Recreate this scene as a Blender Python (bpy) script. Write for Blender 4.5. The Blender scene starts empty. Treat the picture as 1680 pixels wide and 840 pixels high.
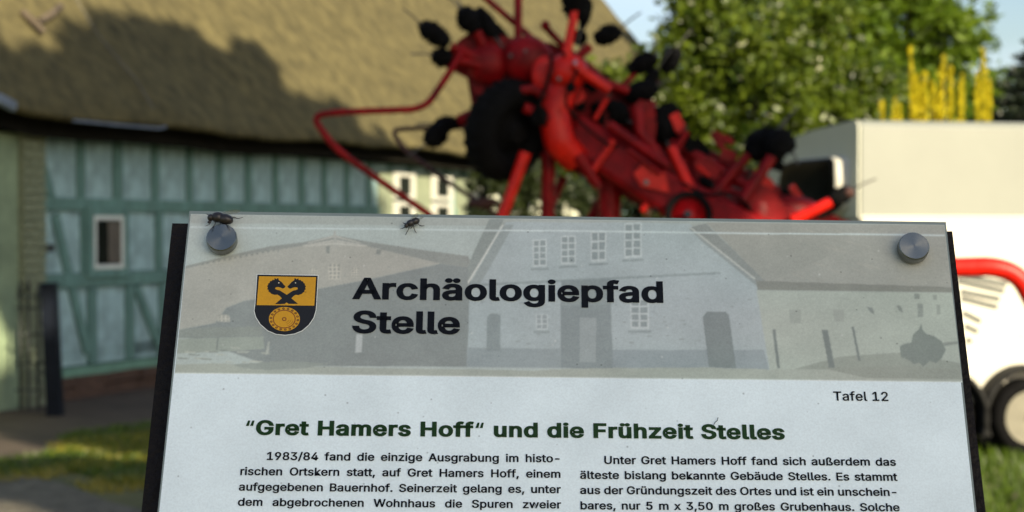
import bpy, bmesh, math, random
import numpy as np
from mathutils import Vector, Matrix
random.seed(7); rng = np.random.default_rng(7)
S = bpy.context.scene; C = S.collection
# ------------------------------------------------------------------ camera, sky, sun, exposure
CX, CY, F = 840.0, 420.0, 3000.0           # photo centre and focal length in photo pixels
CAM = Vector((0, 0, 1.55)); PITCH = math.atan(45 / F)
cd = bpy.data.cameras.new('camera'); cam = bpy.data.objects.new('camera', cd); C.objects.link(cam)
cd.sensor_width = 36; cd.lens = 36 * F / 1680; cd.clip_start = .05; cd.clip_end = 3000
cam.location = CAM; cam.rotation_euler = (math.pi / 2 - PITCH, 0, 0); S.camera = cam
cd.dof.use_dof = True; cd.dof.focus_distance = 1.0; cd.dof.aperture_fstop = 15.5
SUN_EL, SUN_AZ = math.radians(25), math.radians(33)   # azimuth measured from straight behind the camera towards its right
SUN = Vector((math.sin(SUN_AZ) * math.cos(SUN_EL), -math.cos(SUN_AZ) * math.cos(SUN_EL), math.sin(SUN_EL)))
w = bpy.data.worlds.new('World'); S.world = w; w.use_nodes = True
nt = w.node_tree; bg = nt.nodes['Background']; bg.inputs[1].default_value = .066
sky = nt.nodes.new('ShaderNodeTexSky'); sky.sky_type = 'NISHITA'; sky.sun_disc = False
sky.sun_elevation = SUN_EL; sky.sun_rotation = math.atan2(SUN.x, SUN.y); sky.air_density = 1.0; sky.dust_density = 1.5
tc = nt.nodes.new('ShaderNodeTexCoord'); mp = nt.nodes.new('ShaderNodeMapping'); mp.inputs[3].default_value = (1, 1, 3)
no = nt.nodes.new('ShaderNodeTexNoise'); no.inputs['Scale'].default_value = 3.2; no.inputs['Detail'].default_value = 7
cr = nt.nodes.new('ShaderNodeValToRGB'); cr.color_ramp.elements[0].position = .42; cr.color_ramp.elements[1].position = .68
cr.color_ramp.elements[0].color = (0, 0, 0, 1); cr.color_ramp.elements[1].color = (.55, .55, .55, 1)
mx = nt.nodes.new('ShaderNodeMixRGB'); mx.inputs[2].default_value = (6.2, 7.2, 8.8, 1)
L = nt.links.new
L(tc.outputs['Generated'], mp.inputs[0]); L(mp.outputs[0], no.inputs['Vector']); L(no.outputs[0], cr.inputs[0])
L(cr.outputs[0], mx.inputs[0]); L(sky.outputs[0], mx.inputs[1]); L(mx.outputs[0], bg.inputs[0])
sd = bpy.data.lights.new('sun', 'SUN'); sd.energy = 5.0; sd.angle = math.radians(.53); sd.color = (1, .87, .62)
so = bpy.data.objects.new('sun', sd); C.objects.link(so); so.rotation_euler = SUN.to_track_quat('Z', 'Y').to_euler(); so.location = (0, 0, 30)
S.view_settings.view_transform = 'Standard'; S.view_settings.look = 'None'; S.view_settings.exposure = 1.2; S.view_settings.gamma = 1
S.render.resolution_x = 1024; S.render.resolution_y = 512
S.cycles.use_denoising = True; S.cycles.max_bounces = 6; S.cycles.transparent_max_bounces = 8

# ------------------------------------------------------------------ picture-to-place helpers
_c, _s = math.cos(PITCH), math.sin(PITCH)
def cam2w(v): return Vector((v[0], v[2] * _c + v[1] * _s, v[1] * _c - v[2] * _s))
def ray(px, py): return cam2w(((px - CX) / F, (CY - py) / F, 1))
def P(px, py, Y): r = ray(px, py); return CAM + r * (Y / r.y)
def G(px, py, z=0): r = ray(px, py); return CAM + r * ((z - CAM.z) / r.z)

# ------------------------------------------------------------------ object helpers
def tag(o, label=None, cat=None, group=None, kind=None):
    for k, v in (('label', label), ('category', cat), ('group', group), ('kind', kind)):
        if v: o[k] = v
    return o
def empty(name, loc=(0, 0, 0), rz=0, label=None, cat=None, group=None):
    o = bpy.data.objects.new(name, None); o.empty_display_size = .2; o.location = loc; o.rotation_euler = (0, 0, rz)
    C.objects.link(o); return tag(o, label, cat, group)
def frame(M0, name, label, cat, group=None):
    o = bpy.data.objects.new(name, None); o.matrix_world = M0; C.objects.link(o); return tag(o, label, cat, group)
def link(name, me, parent=None, loc=None, mat=None):
    o = bpy.data.objects.new(name, me); C.objects.link(o)
    if mat: me.materials.append(mat)
    if parent: o.parent = parent
    if loc is not None: o.location = loc
    return o
class MB:
    """collects faces for one mesh"""
    def __init__(s, off=(0, 0, 0)): s.v = []; s.f = []; s.sm = []; s.off = Vector(off)
    def face(s, pts, smooth=False):
        n = len(s.v); s.v += [tuple(Vector(p) - s.off) for p in pts]; s.f.append(tuple(range(n, n + len(pts)))); s.sm.append(smooth)
    def grid(s, rows, closed_u=False, closed_v=False, smooth=True):
        n = len(s.v); R = len(rows); K = len(rows[0])
        for r in rows: s.v += [tuple(Vector(p) - s.off) for p in r]
        for i in range(R if closed_v else R - 1):
            for j in range(K if closed_u else K - 1):
                a = n + i * K + j; b = n + i * K + (j + 1) % K; i2 = (i + 1) % R
                s.f.append((a, b, n + i2 * K + (j + 1) % K, n + i2 * K + j)); s.sm.append(smooth)
        return n
    def box(s, c, size, M=None, taper=1):
        c = Vector(c); M = M or Matrix.Identity(3); x, y, z = (q / 2 for q in size)
        p = [c + M @ Vector((sx * x * (taper if sz > 0 else 1), sy * y * (taper if sz > 0 else 1), sz * z)) for sz in (-1, 1) for sx, sy in ((-1, -1), (1, -1), (1, 1), (-1, 1))]
        n = len(s.v); s.v += [tuple(q - s.off) for q in p]
        for f in ((3, 2, 1, 0), (4, 5, 6, 7), (0, 1, 5, 4), (1, 2, 6, 5), (2, 3, 7, 6), (3, 0, 4, 7)): s.f.append(tuple(n + i for i in f)); s.sm.append(False)
    def bar(s, a, b, wd, th, up=(0, 0, 1)):
        a, b = Vector(a), Vector(b); d = b - a; z = d.normalized(); x = Vector(up).cross(z)
        if x.length < 1e-4: x = Vector((1, 0, 0)).cross(z)
        x.normalize(); y = z.cross(x)
        s.box((a + b) / 2, (wd, th, d.length), Matrix((x, y, z)).transposed())
    def prism(s, pts, vec):
        pts = [Vector(p) for p in pts]; vec = Vector(vec); q = [p + vec for p in pts]; k = len(pts)
        s.face(pts[::-1]); s.face(q)
        for i in range(k): s.face([pts[i], pts[(i + 1) % k], q[(i + 1) % k], q[i]])
    def tube(s, pts, r, n=10, cap=True):
        pts = [Vector(p) for p in pts]; rr = list(np.interp(np.linspace(0, 1, len(pts)), np.linspace(0, 1, len(r)), r)) if hasattr(r, '__len__') else [r] * len(pts)
        t0 = (pts[1] - pts[0]).normalized(); x = t0.orthogonal().normalized(); rows = []
        for i, p in enumerate(pts):
            t = (pts[min(i + 1, len(pts) - 1)] - pts[max(i - 1, 0)]).normalized()
            x = (x - t * x.dot(t)).normalized(); y = t.cross(x)
            rows.append([p + (x * math.cos(2 * math.pi * k / n) + y * math.sin(2 * math.pi * k / n)) * rr[i] for k in range(n)])
        s.grid(rows, closed_u=True)
        if cap: s.face(rows[0][::-1]); s.face(rows[-1])
    def lathe(s, c, axis, prof, n=20, smooth=True, cap=True):
        """prof: (distance along axis, radius)"""
        c = Vector(c); a = Vector(axis).normalized(); x = a.orthogonal().normalized(); y = a.cross(x)
        rows = [[c + a * h + (x * math.cos(2 * math.pi * k / n) + y * math.sin(2 * math.pi * k / n)) * max(r, 1e-5) for k in range(n)] for h, r in prof]
        s.grid(rows, closed_u=True, smooth=smooth)
        if cap: s.face(rows[0][::-1]); s.face(rows[-1])
    def ell(s, c, rx, ry, rz, M=None, n=16, m=9, jit=0):
        c = Vector(c); M = M or Matrix.Identity(3); rows = []
        for i in range(m):
            th = math.pi * (i + .02) / (m - 1 + .04)
            rows.append([c + M @ Vector((rx * math.sin(th) * math.cos(2 * math.pi * k / n), ry * math.sin(th) * math.sin(2 * math.pi * k / n), rz * math.cos(th))) * (1 + random.uniform(-jit, jit)) for k in range(n)])
        s.grid(rows, closed_u=True)
    def torus(s, c, axis, R, r, n=36, m=14, squash=1.0):
        c = Vector(c); a = Vector(axis).normalized(); x = a.orthogonal().normalized(); y = a.cross(x); rows = []
        for i in range(n):
            t = 2 * math.pi * i / n; d = x * math.cos(t) + y * math.sin(t)
            rows.append([c + d * (R + r * math.cos(2 * math.pi * k / m)) + a * r * squash * math.sin(2 * math.pi * k / m) for k in range(m)])
        s.grid(rows, closed_u=True, closed_v=True)
    def mesh(s, name):
        me = bpy.data.meshes.new(name); me.from_pydata(s.v, [], s.f); me.polygons.foreach_set('use_smooth', s.sm); me.update(); return me
    def build(s, name, mat, parent=None, loc=None, bevel=0, label=None):
        o = link(name, s.mesh(name), parent, loc, mat)
        if bevel: b = o.modifiers.new('bevel', 'BEVEL'); b.width = bevel; b.segments = 2; b.limit_method = 'ANGLE'
        if label: o['label'] = label
        return o
def fillet(pts, r, k=6):
    pts = [Vector(p) for p in pts]; out = [pts[0]]
    for i in range(1, len(pts) - 1):
        a, b, c = pts[i - 1], pts[i], pts[i + 1]; q = min(r, (a - b).length * .48, (c - b).length * .48)
        p0 = b + (a - b).normalized() * q; p2 = b + (c - b).normalized() * q
        for j in range(k + 1): t = j / k; out.append(p0 * (1 - t) ** 2 + b * 2 * t * (1 - t) + p2 * t * t)
    out.append(pts[-1]); return out
def npmesh(name, V, nper, col=None, smooth=False, cname='tint'):
    """V: (n, nper, 3) separate polygons; col: (n,) or (n,3) per polygon value"""
    n = len(V); me = bpy.data.meshes.new(name); me.vertices.add(n * nper); me.vertices.foreach_set('co', V.reshape(-1).astype(np.float32))
    me.loops.add(n * nper); me.loops.foreach_set('vertex_index', np.arange(n * nper, dtype=np.int32))
    me.polygons.add(n); me.polygons.foreach_set('loop_start', np.arange(0, n * nper, nper, dtype=np.int32)); me.polygons.foreach_set('loop_total', np.full(n, nper, dtype=np.int32))
    if smooth: me.polygons.foreach_set('use_smooth', np.ones(n, dtype=bool))
    me.update(calc_edges=True)
    if col is not None:
        col = np.asarray(col, dtype=np.float32)
        if col.ndim == 1: col = np.repeat(col[:, None], 3, 1)
        a = me.color_attributes.new(cname, 'FLOAT_COLOR', 'POINT')
        c4 = np.ones((n * nper, 4), dtype=np.float32); c4[:, :3] = np.repeat(col, nper, 0); a.data.foreach_set('color', c4.reshape(-1))
    return me
# ------------------------------------------------------------------ materials
def mat(name, col, rough=.6, metal=0, var=.25, scale=6, bump=0, bscale=60, coat=0, stretch=None, col2=None, spec=.5, sub=0, contrast=(.35, .65), ao=None):
    m = bpy.data.materials.new(name); m.use_nodes = True; t = m.node_tree; b = t.nodes['Principled BSDF']; l = t.links.new
    b.inputs['Roughness'].default_value = rough; b.inputs['Metallic'].default_value = metal; b.inputs['Specular IOR Level'].default_value = spec
    if coat: b.inputs['Coat Weight'].default_value = coat; b.inputs['Coat Roughness'].default_value = .08
    tc = t.nodes.new('ShaderNodeTexCoord'); mp = t.nodes.new('ShaderNodeMapping'); l(tc.outputs['Object'], mp.inputs[0])
    if stretch: mp.inputs[3].default_value = stretch
    n = t.nodes.new('ShaderNodeTexNoise'); n.inputs['Scale'].default_value = scale; n.inputs['Detail'].default_value = 8; n.inputs['Roughness'].default_value = .62
    l(mp.outputs[0], n.inputs['Vector'])
    r = t.nodes.new('ShaderNodeValToRGB'); e = r.color_ramp.elements; e[0].position, e[1].position = contrast
    c2 = col2 or tuple(min(1, c * (1 + var)) for c in col)
    e[0].color = (*[c * (1 - var) for c in col], 1) if not col2 else (*col, 1); e[1].color = (*c2, 1)
    l(n.outputs[0], r.inputs[0]); l(r.outputs[0], b.inputs['Base Color'])
    if bump:
        n2 = t.nodes.new('ShaderNodeTexNoise'); n2.inputs['Scale'].default_value = bscale; n2.inputs['Detail'].default_value = 6
        l(mp.outputs[0], n2.inputs['Vector']); bp = t.nodes.new('ShaderNodeBump'); bp.inputs['Strength'].default_value = bump; bp.inputs['Distance'].default_value = .02
        l(n2.outputs[0], bp.inputs['Height']); l(bp.outputs[0], b.inputs['Normal'])
    return m
def leafmat(name, lo, hi, trans=.45, rough=.45, spec=.5, glint=None):
    m = bpy.data.materials.new(name); m.use_nodes = True; t = m.node_tree; b = t.nodes['Principled BSDF']; l = t.links.new
    a = t.nodes.new('ShaderNodeAttribute'); a.attribute_name = 'tint'
    r = t.nodes.new('ShaderNodeValToRGB'); r.color_ramp.elements[0].color = (*lo, 1); r.color_ramp.elements[1].color = (*hi, 1)
    if glint: r.color_ramp.elements[1].position = .93; e3 = r.color_ramp.elements.new(1.0); e3.color = (*glint, 1)
    l(a.outputs['Fac'], r.inputs[0]); l(r.outputs[0], b.inputs['Base Color']); b.inputs['Roughness'].default_value = rough; b.inputs['Specular IOR Level'].default_value = spec
    tr = t.nodes.new('ShaderNodeBsdfTranslucent'); l(r.outputs[0], tr.inputs[0]); ms = t.nodes.new('ShaderNodeMixShader'); ms.inputs[0].default_value = trans
    l(b.outputs[0], ms.inputs[1]); l(tr.outputs[0], ms.inputs[2]); l(ms.outputs[0], t.nodes['Material Output'].inputs[0]); return m
M_ = {}
M_['thatch'] = mat('thatch', (.032, .029, .017), .95, var=.3, scale=7, bump=.4, bscale=80, stretch=(1, 1, .45), col2=(.128, .108, .050), contrast=(.22, .7), spec=.1)
M_['under_shade'] = mat('shade_dark_straw', (.012, .011, .008), .95, spec=.1)  # straw made near black: shade beneath the eave put into the colour
M_['timber'] = mat('green_painted_timber', (.11, .215, .19), .7, var=.25, scale=5, bump=.3, stretch=(3, 3, .6))
M_['plaster'] = mat('pale_blue_plaster', (.29, .425, .44), .85, var=.26, scale=3.2, bump=.25, bscale=25)
M_['plaster2'] = mat('limewashed_plaster', (.20, .26, .16), .85, var=.25, scale=3, bump=.3, bscale=25)
M_['sill'] = mat('green_sill_beam', (.13, .26, .19), .7, var=.2, scale=4, bump=.3)
M_['white'] = mat('white_window_paint', (.5, .5, .45), .45, var=.06)
M_['darkglass'] = mat('dark_window_glass', (.008, .010, .008), .35, var=.3, scale=2, spec=.08)
M_['brickpier'] = mat('limewashed_brick', (.20, .225, .14), .85, var=.12, scale=7, bump=.4)
M_['stone'] = mat('reddish_brown_plinth_stone', (.07, .038, .024), .85, var=.35, scale=5, bump=.5, bscale=20)
M_['mortar'] = mat('mortar', (.17, .19, .12), .95, var=.2)
M_['lead'] = mat('zinc_flashing', (.16, .19, .24), .5, metal=.3, var=.2)
M_['iron'] = mat('dark_wrought_iron', (.03, .035, .035), .5, metal=.3)
M_['blackpost'] = mat('blue_black_painted_post', (.004, .006, .012), .6, var=.3, scale=9, spec=.12)
M_['soil'] = mat('bare_soil_and_cobbles', (.034, .021, .014), .95, var=.35, scale=2.5, bump=.6, bscale=9, col2=(.064, .043, .030))
M_['ground'] = mat('lawn_ground', (.035, .045, .012), .95, var=.3, scale=1.3, bump=.6, bscale=12, col2=(.11, .10, .03))
M_['gravel'] = mat('grey_gravel', (.05, .042, .03), .95, var=.3, scale=9, bump=.8, bscale=30, col2=(.13, .115, .085))
M_['bark'] = mat('bark', (.08, .06, .04), .9, var=.4, scale=5, bump=.8, bscale=12, stretch=(1, 1, .3))
M_['red'] = mat('shaded_red_paint', (.165, .001, .0025), .5, var=.45, scale=14, coat=.0, bump=.12, spec=.16)  # machine red with shade darkened into the colour
M_['litred'] = mat('sunlit_red_paint', (.50, .008, .003), .42, var=.25, scale=14, coat=.0, spec=.25, bump=.08)  # the same red with sunlight brightened into the colour
M_['rubber'] = mat('black_rubber', (.003, .003, .0034), .85, var=.4, scale=20, bump=.3, spec=.1)
M_['steel'] = mat('dull_spring_steel', (.10, .095, .085), .45, metal=.7, var=.3)
M_['rust'] = mat('rusty_steel', (.05, .018, .014), .75, metal=.2, var=.4, scale=14)
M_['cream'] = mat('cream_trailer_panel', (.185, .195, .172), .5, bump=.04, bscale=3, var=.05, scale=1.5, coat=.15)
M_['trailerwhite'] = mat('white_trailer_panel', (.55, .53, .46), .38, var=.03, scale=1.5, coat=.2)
M_['grey_stripe'] = mat('grey_stripe', (.03, .038, .036), .5, var=.15)
M_['arch'] = mat('grey_mudguard_plastic', (.02, .02, .02), .7, var=.25, scale=10, spec=.08)
M_['rim'] = mat('pale_wheel_rim', (.15, .14, .105), .5, var=.12, scale=12)
M_['black'] = mat('dark_void', (.008, .008, .008), .9)
M_['bubble'] = mat('black_acrylic_window', (.003, .0035, .0035), .45, spec=.04)
# ================================================================== SETTING: ground, path, gravel
def sheet(name, pts, z, m, nsub=1):
    b = MB(); b.face([(p[0], p[1], z) for p in pts]); o = b.build(name, m); return tag(o, kind='structure')
sheet('ground', [(-900, -900), (900, -900), (900, 1500), (-900, 1500)], 0, M_['ground'])
BA = Vector((-3.99, 16.6, 0)); BD = Vector((.3473, .9377, 0)).normalized(); BN = Vector((BD.y, -BD.x, 0))   # barn wall foot, direction, outward normal
pathp = [BA + BD * s + BN * (0 if k == 0 else wv) for k, row in enumerate((( -6, 2, 26), (26, 14, 7, 4, 2.2, 1, 0, -6))) for s, wv in zip(row, (0,) * 3 if k == 0 else (1.3, 1.4, 1.5, 1.3, 1.6, 1.9, 2.3, 2.6))]
sheet('path', pathp, .004, M_['soil'])
gp = [(-6, 2), (-.9, 4), (-1.1, 7.5), (-1.7, 9.6), (-2.3, 10.35), (-2.75, 11.1), (-3.3, 11.6), (-6, 12.0)]
sheet('gravel_patch', gp, .008, M_['gravel'])
def blades(name, pts, h, wdt, lo, hi, label, m):
    n = len(pts); P0 = np.zeros((n, 3)); P0[:, :2] = pts; a = rng.uniform(0, 2 * np.pi, n); ln = rng.uniform(.2, .9, n) * h; hh = rng.uniform(.5, 1.1, n) * h
    dx = np.stack([np.cos(a), np.sin(a), 0 * a], 1) * wdt; b = rng.uniform(0, 2 * np.pi, n)
    tip = P0 + np.stack([np.cos(b) * ln, np.sin(b) * ln, hh], 1)
    V = np.stack([P0 - dx, P0 + dx, tip], 1)
    o = link(name, npmesh(name, V, 3, np.clip(rng.normal(.5, .25, n) , 0, 1)), mat=m); return tag(o, label, None, None, 'stuff')
M_['shadewhite'] = mat('shade_lifted_white', (.62, .66, .62), .5, var=.05)  # window white brightened in colour to offset the shade
M_['pane_reflection'] = mat('beige_reflection', (.11, .095, .075), .9, var=.35, scale=7, stretch=(1, 1, .3))  # beige colour standing in for a reflection in the small pane
M_['palepanel'] = mat('pale_shutter_paint', (.22, .25, .17), .6, var=.1)
M_['grass'] = leafmat('grass_blades', (.025, .055, .003), (.10, .16, .008), .35)
M_['sungrass'] = leafmat('sun_patch_blades', (.12, .11, .015), (.40, .33, .04), .35)  # yellow colour paints sun patches into the green grass
def scatter(n, x0, x1, y0, y1, test):
    p = np.stack([rng.uniform(x0, x1, n), rng.uniform(y0, y1, n)], 1); return p[test(p[:, 0], p[:, 1])]
def leftzone(x, y):
    d = (x - BA.x) * BN.x + (y - BA.y) * BN.y
    return (d > 1.75 + .35 * np.sin(y * 3.1) + .25 * np.sin(x * 5)) & ((y > 11.3 + .3 * np.sin(x * 6)) | (x > -1.6)) & (x < -.2)
blades('grass', scatter(52000, -5, -.2, 9, 16.5, leftzone), .055, .007, 0, 0, 'short uneven green grass between the barn path and the gravel, left of the board', M_['grass'])
dz = scatter(16000, -4.2, -1.4, 10.6, 14.6, lambda x, y: leftzone(x, y + .35) & (np.sin(x * 2.3 + 1) + np.sin(y * 2.9 + 2) + np.sin(x * 5 - y * 4) > .2) & (x < -1.9))
blades('sun_patch_grass', dz, .05, .006, 0, 0, 'tufts coloured yellow as painted sun patches in the grass at lower left', M_['sungrass'])
blades('grass', scatter(36000, -.2, 6.5, 7.5, 14.4, lambda x, y: x > 0), .085, .008, 0, 0, 'bright green grass under the trailer wheels, right of the board', M_['grass'])

# ================================================================== THE BARN
ang = math.atan2(BD.y, BD.x)
barn = empty('half_timbered_barn', BA, ang, 'long thatched half-timbered barn with green posts and pale blue infill', 'barn')
def bl(px, py, yo=0):
    """where the view ray meets the barn plane (local x, z) at local depth yo"""
    r = ray(px, py); o = CAM - (BA - BN * yo); t = -o.dot(BN) / r.dot(BN); q = CAM + r * t - BA; return q.dot(BD), q.z
def sx(px, yo=0): return bl(px, 375, yo)[0]
SE = 24.6; S0 = -5.0
# wall infill panels (one between every two posts and rails), set back behind the timber
def zat(px, py): return bl(px, py)[1]
Z_UP, Z_MID, Z_DARK, Z_SILL = zat(200, 337), zat(160, 459), zat(160, 581), zat(160, 612)
Z_TOP = 2.62
post_px = [135, 195, 257, 313, 362, 409, 454, 497, 534, 571, 607]
ss = [sx(p) for p in post_px]; step = (ss[-1] - ss[0]) / (len(ss) - 1)
while ss[-1] < SE - .8: ss.append(ss[-1] + step)
ss = [sx(58) + .09] + ss
ub = MB(); ub.box((1, 0, 0), (1, 1, 1)); 
def unit(name, m):
    b = MB(); b.box((0, 0, 0), (1, 1, 1)); me = b.mesh(name); me.materials.append(m); return me
def piece(name, me, parent, c, size, rot=(0, 0, 0)):
    o = bpy.data.objects.new(name, me); C.objects.link(o); o.parent = parent; o.location = c; o.scale = size; o.rotation_euler = rot; return o
U_stud, U_panel, U_rail = unit('stud', M_['timber']), unit('infill_panel', M_['plaster']), unit('rail', M_['timber'])
pw = .12
piece('wall', unit('wall', M_['under_shade']), barn, ((S0 + SE) / 2, .3, 1.3), (SE - S0, .3, 2.62))
zlev = [(Z_SILL + .09, Z_MID - .07), (Z_MID + .07, Z_UP - .06), (Z_UP + .06, Z_TOP)]
win_s = (sx(148), sx(197)); win_z = (zat(172, 441), zat(172, 354))
low_posts = [sx(p) for p in (152, 214, 268)]; t_ = low_posts[-1]
mid_posts = [sx(p) for p in (141, 203, 262)]
while t_ < SE - 1: t_ += step; low_posts.append(t_); mid_posts.append(t_)
for li, (z0, z1) in enumerate(zlev):
    posts = [ss[0]] + (low_posts if li == 0 else mid_posts if li == 1 else ss[1:])
    for i, a in enumerate(posts):
        piece('stud', U_stud, barn, (a, .075 + random.uniform(-.006, .006), (z0 + z1) / 2), (pw * random.uniform(.85, 1.15), .16, z1 - z0 - .004), (0, random.uniform(-.012, .012), 0))
        if i + 1 < len(posts):
            b_ = posts[i + 1]
            piece('infill_panel', U_panel, barn, ((a + b_) / 2, .070, (z0 + z1) / 2), (b_ - a - .06, .08, z1 - z0 - .002))
def rail(z0, z1, th, dep, m='timber', x0=None):
    x0 = ss[0] - .09 if x0 is None else x0; x = x0
    while x < SE - .2:
        l_ = min(random.uniform(4.2, 5.5), SE - x); b = MB(); b.box((x + l_ / 2, dep / 2 - .012 + .0, (z0 + z1) / 2), (l_ - .006, dep, th)); b.build('rail', M_[m], barn, bevel=.008); x += l_
rail(Z_UP, Z_UP, .12, .16); rail(Z_MID, Z_MID, .13, .165)
rail(Z_SILL, Z_SILL, .15, .30, 'sill')
db = MB(); db.box(((ss[0] + SE) / 2, .10, Z_DARK + .01), (SE - ss[0], .14, .14)); db.build('sill_rail', M_['timber'], barn, bevel=.01)
# long braces
for (x0, y0, x1, y1) in ((62, 240, 92, 345), (92, 352, 145, 578), (268, 578, 225, 470)):
    a, z_a = bl(x0, y0); b, z_b = bl(x1, y1); m_ = MB(); m_.bar((a, .05, z_a), (b, .05, z_b), .105, .11, up=(0, 1, 0)); m_.build('brace', M_['timber'], barn, bevel=.006)
# small window, left
def window(s0, s1, z0, z1, cols=1, rows=1, fr=.045, y=-.03, sash='white', frz=None):
    frz = frz or fr
    b = MB(); cx, cz, wv, hv = (s0 + s1) / 2, (z0 + z1) / 2, s1 - s0, z1 - z0
    for dx in (-1, 1): b.box((cx + dx * (wv / 2 - fr / 2), y, cz), (fr, .034, hv))
    for dz in (-1, 1): b.box((cx, y, cz + dz * (hv / 2 - frz / 2)), (wv - 2 * fr, .032, frz))
    f = b.build('window', M_[sash], barn, bevel=.004)
    for i in range(cols):
        for j in range(rows):
            pw_, ph = (wv - 2 * fr) / cols, (hv - 2 * frz) / rows
            q = MB(); q.box((cx - wv / 2 + fr + (i + .5) * pw_, y - .003, cz - hv / 2 + frz + (j + .5) * ph), (pw_ - .012, .01, ph - .012)); q.build('pane', M_['darkglass'], f)
    q = MB()
    for i in range(1, cols): q.box((cx - wv / 2 + fr + i * (wv - 2 * fr) / cols, y + .005, cz), (.03, .04, hv - 2 * fr))
    for j in range(1, rows): q.box((cx, y + .008, cz - hv / 2 + fr + j * (hv - 2 * fr) / rows), (wv - 2 * fr, .034, .028))
    if cols > 1 or rows > 1: q.build('glazing_bar', M_[sash], f)
    return f
b = MB(); cx, cz = sum(win_s) / 2, sum(win_z) / 2
for dx in (-1, 1): b.box((cx + dx * ((win_s[1] - win_s[0]) / 2 + .045), .02, cz), (.09, .13, win_z[1] - win_z[0] + .16))
for dz in (-1, 1): b.box((cx, .02, cz + dz * ((win_z[1] - win_z[0]) / 2 + .04)), (win_s[1] - win_s[0], .126, .08))
b.build('window_surround', M_['timber'], barn, bevel=.005)
wf = window(win_s[0], win_s[1], win_z[0], win_z[1], 1, 1, .04, sash='shadewhite')
q = MB(); q.box((win_s[0] + (win_s[1] - win_s[0]) * .67, -.040, (win_z[0] + win_z[1]) / 2), ((win_s[1] - win_s[0]) * .38, .006, (win_z[1] - win_z[0]) * .78)); q.build('pane_reflection', M_['pane_reflection'], wf)
# the beige strip on the pane paints in a reflection
# white windows far along the wall
for a, b_ in ((644, 678), (706, 740), (774, 806), (846, 880)):
    s0, s1 = sx(a, -.03), sx(b_, -.03); zt, zr, z0_ = zat(690, 286), zat(690, 330), zat(690, 372)
    window(s0, s1, zr + .02, zt, 1, 1, (s1 - s0) * .22, y=-.05, frz=.05); window(s0, s1, z0_, zr - .02, 1, 1, (s1 - s0) * .22, y=-.05, frz=.05)
for a, b_ in ((622, 644), (682, 706), (748, 768)):
    q = MB(); s0, s1 = sx(a), sx(b_); q.box(((s0 + s1) / 2, .0, (Z_MID + zat(690, 284)) / 2 + .05), (s1 - s0, .05, zat(690, 284) - Z_MID - .12)); q.build('shutter', M_['palepanel'], barn, bevel=.01)
# plinth stones
ps = unit('stone', M_['stone']); bv = None
x = ss[0] - .1
while x < 9:
    l_ = random.uniform(.34, .62); z0 = 0
    for k, hgt in enumerate((.12, .10) if random.random() < .6 else (.22,)):
        piece('stone', ps, barn, (x + l_ / 2, .06 + random.uniform(-.02, .02), z0 + hgt / 2 - .01), (l_ - .02, .2, hgt - .012), (random.uniform(-.02, .02), random.uniform(-.02, .02), 0)); z0 += hgt
    x += l_
# brick pier at the corner
U_br = unit('brick', M_['brickpier']); p0, p1 = sx(18), sx(56); nb = 2; bw = (p1 - p0) / nb
for k in range(33):
    for j in range(nb + (k % 2)):
        a = p0 + (j - .5 * (k % 2)) * bw; b_ = min(p1, a + bw); a = max(p0, a)
        piece('brick', U_br, barn, ((a + b_) / 2, .0 + random.uniform(-.006, .006), .04 + k * .077), (b_ - a - .012, .26, .065))
q = MB(); q.box(((p0 + p1) / 2, .03, 1.3), (p1 - p0 - .01, .24, 2.6)); q.build('mortar_core', M_['mortar'], barn)
q = MB(); q.box((p0 - .002 - (p0 - S0) / 2, .02, 1.3), (p0 - S0 - .002, .20, 2.6)); q.build('gable_plaster', M_['plaster2'], barn)
# thatched roof: eave line follows the sagging edge of the photo
ev = [(-200, 138), (-40, 150), (0, 163), (26, 179), (171, 202), (257, 212), (364, 222), (520, 232), (640, 243), (770, 256), (900, 268), (1040, 283), (1180, 300)]
OV = .5; epts = sorted(bl(a, b_, -OV) for a, b_ in ev)
exs = [e[0] for e in epts]; ezs = [e[1] for e in epts]
def eavez(s): return float(np.interp(s, exs, ezs))
pit = math.radians(50); W_R = 6.6
from mathutils import noise as mn
def roofpt(s, t, lift=0):
    nz = mn.noise(Vector((s * .5, t * .5, 0))) * .07 + mn.noise(Vector((s * 2.1, t * 1.8, 3))) * .03
    l_ = lift + nz; return Vector((s - math.sin(pit) * 0, -OV + math.cos(pit) * t - math.sin(pit) * l_, (eavez(s) + .05) * max(0, 1 - t / 3) + (2.60) * min(1, t / 3) + math.sin(pit) * t + math.cos(pit) * l_))
SL = (W_R + OV) / math.cos(pit); NS, NT = 240, 60
rb = MB(); rows = []
for j in range(-3, NT + 1):
    row = []
    for i in range(NS + 1):
        s = S0 - .6 + (SE + 1.2 - S0) * i / NS + .4 * max(0, j) / NT * 0
        if j >= 0: p = roofpt(s, SL * j / NT, 0)
        else:   # rounded butt of the thatch at the eave, then its underside
            q = roofpt(s, 0, 0); d = -j; jj = .02 * mn.noise(Vector((s * 9, j, 0)))
            p = q + (Vector((0, .0, -.02 + jj * .5)), Vector((0, .03, -.045 + jj)), Vector((0, .06, -.05)))[d - 1]
        row.append(p)
    rows.append(row)
rb.grid(rows[::-1]); rf = rb.build('roof', M_['thatch'], barn)
q = MB(); q.grid([[roofpt(S0 - .6 + (SE + 1.2 - S0) * i / 40, SL * j / 6, -.30) for i in range(41)] for j in range(7)]); q.build('roof_underside', M_['under_shade'], rf)
q = MB(); q.grid([[(S0 - .6 + (SE + 1.2 - S0) * i / 10, 2 * W_R - (-OV + math.cos(pit) * SL * j / 6), 2.55 + math.sin(pit) * SL * j / 6) for i in range(11)] for j in range(7)]); q.build('roof_back', M_['thatch'], rf)
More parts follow.
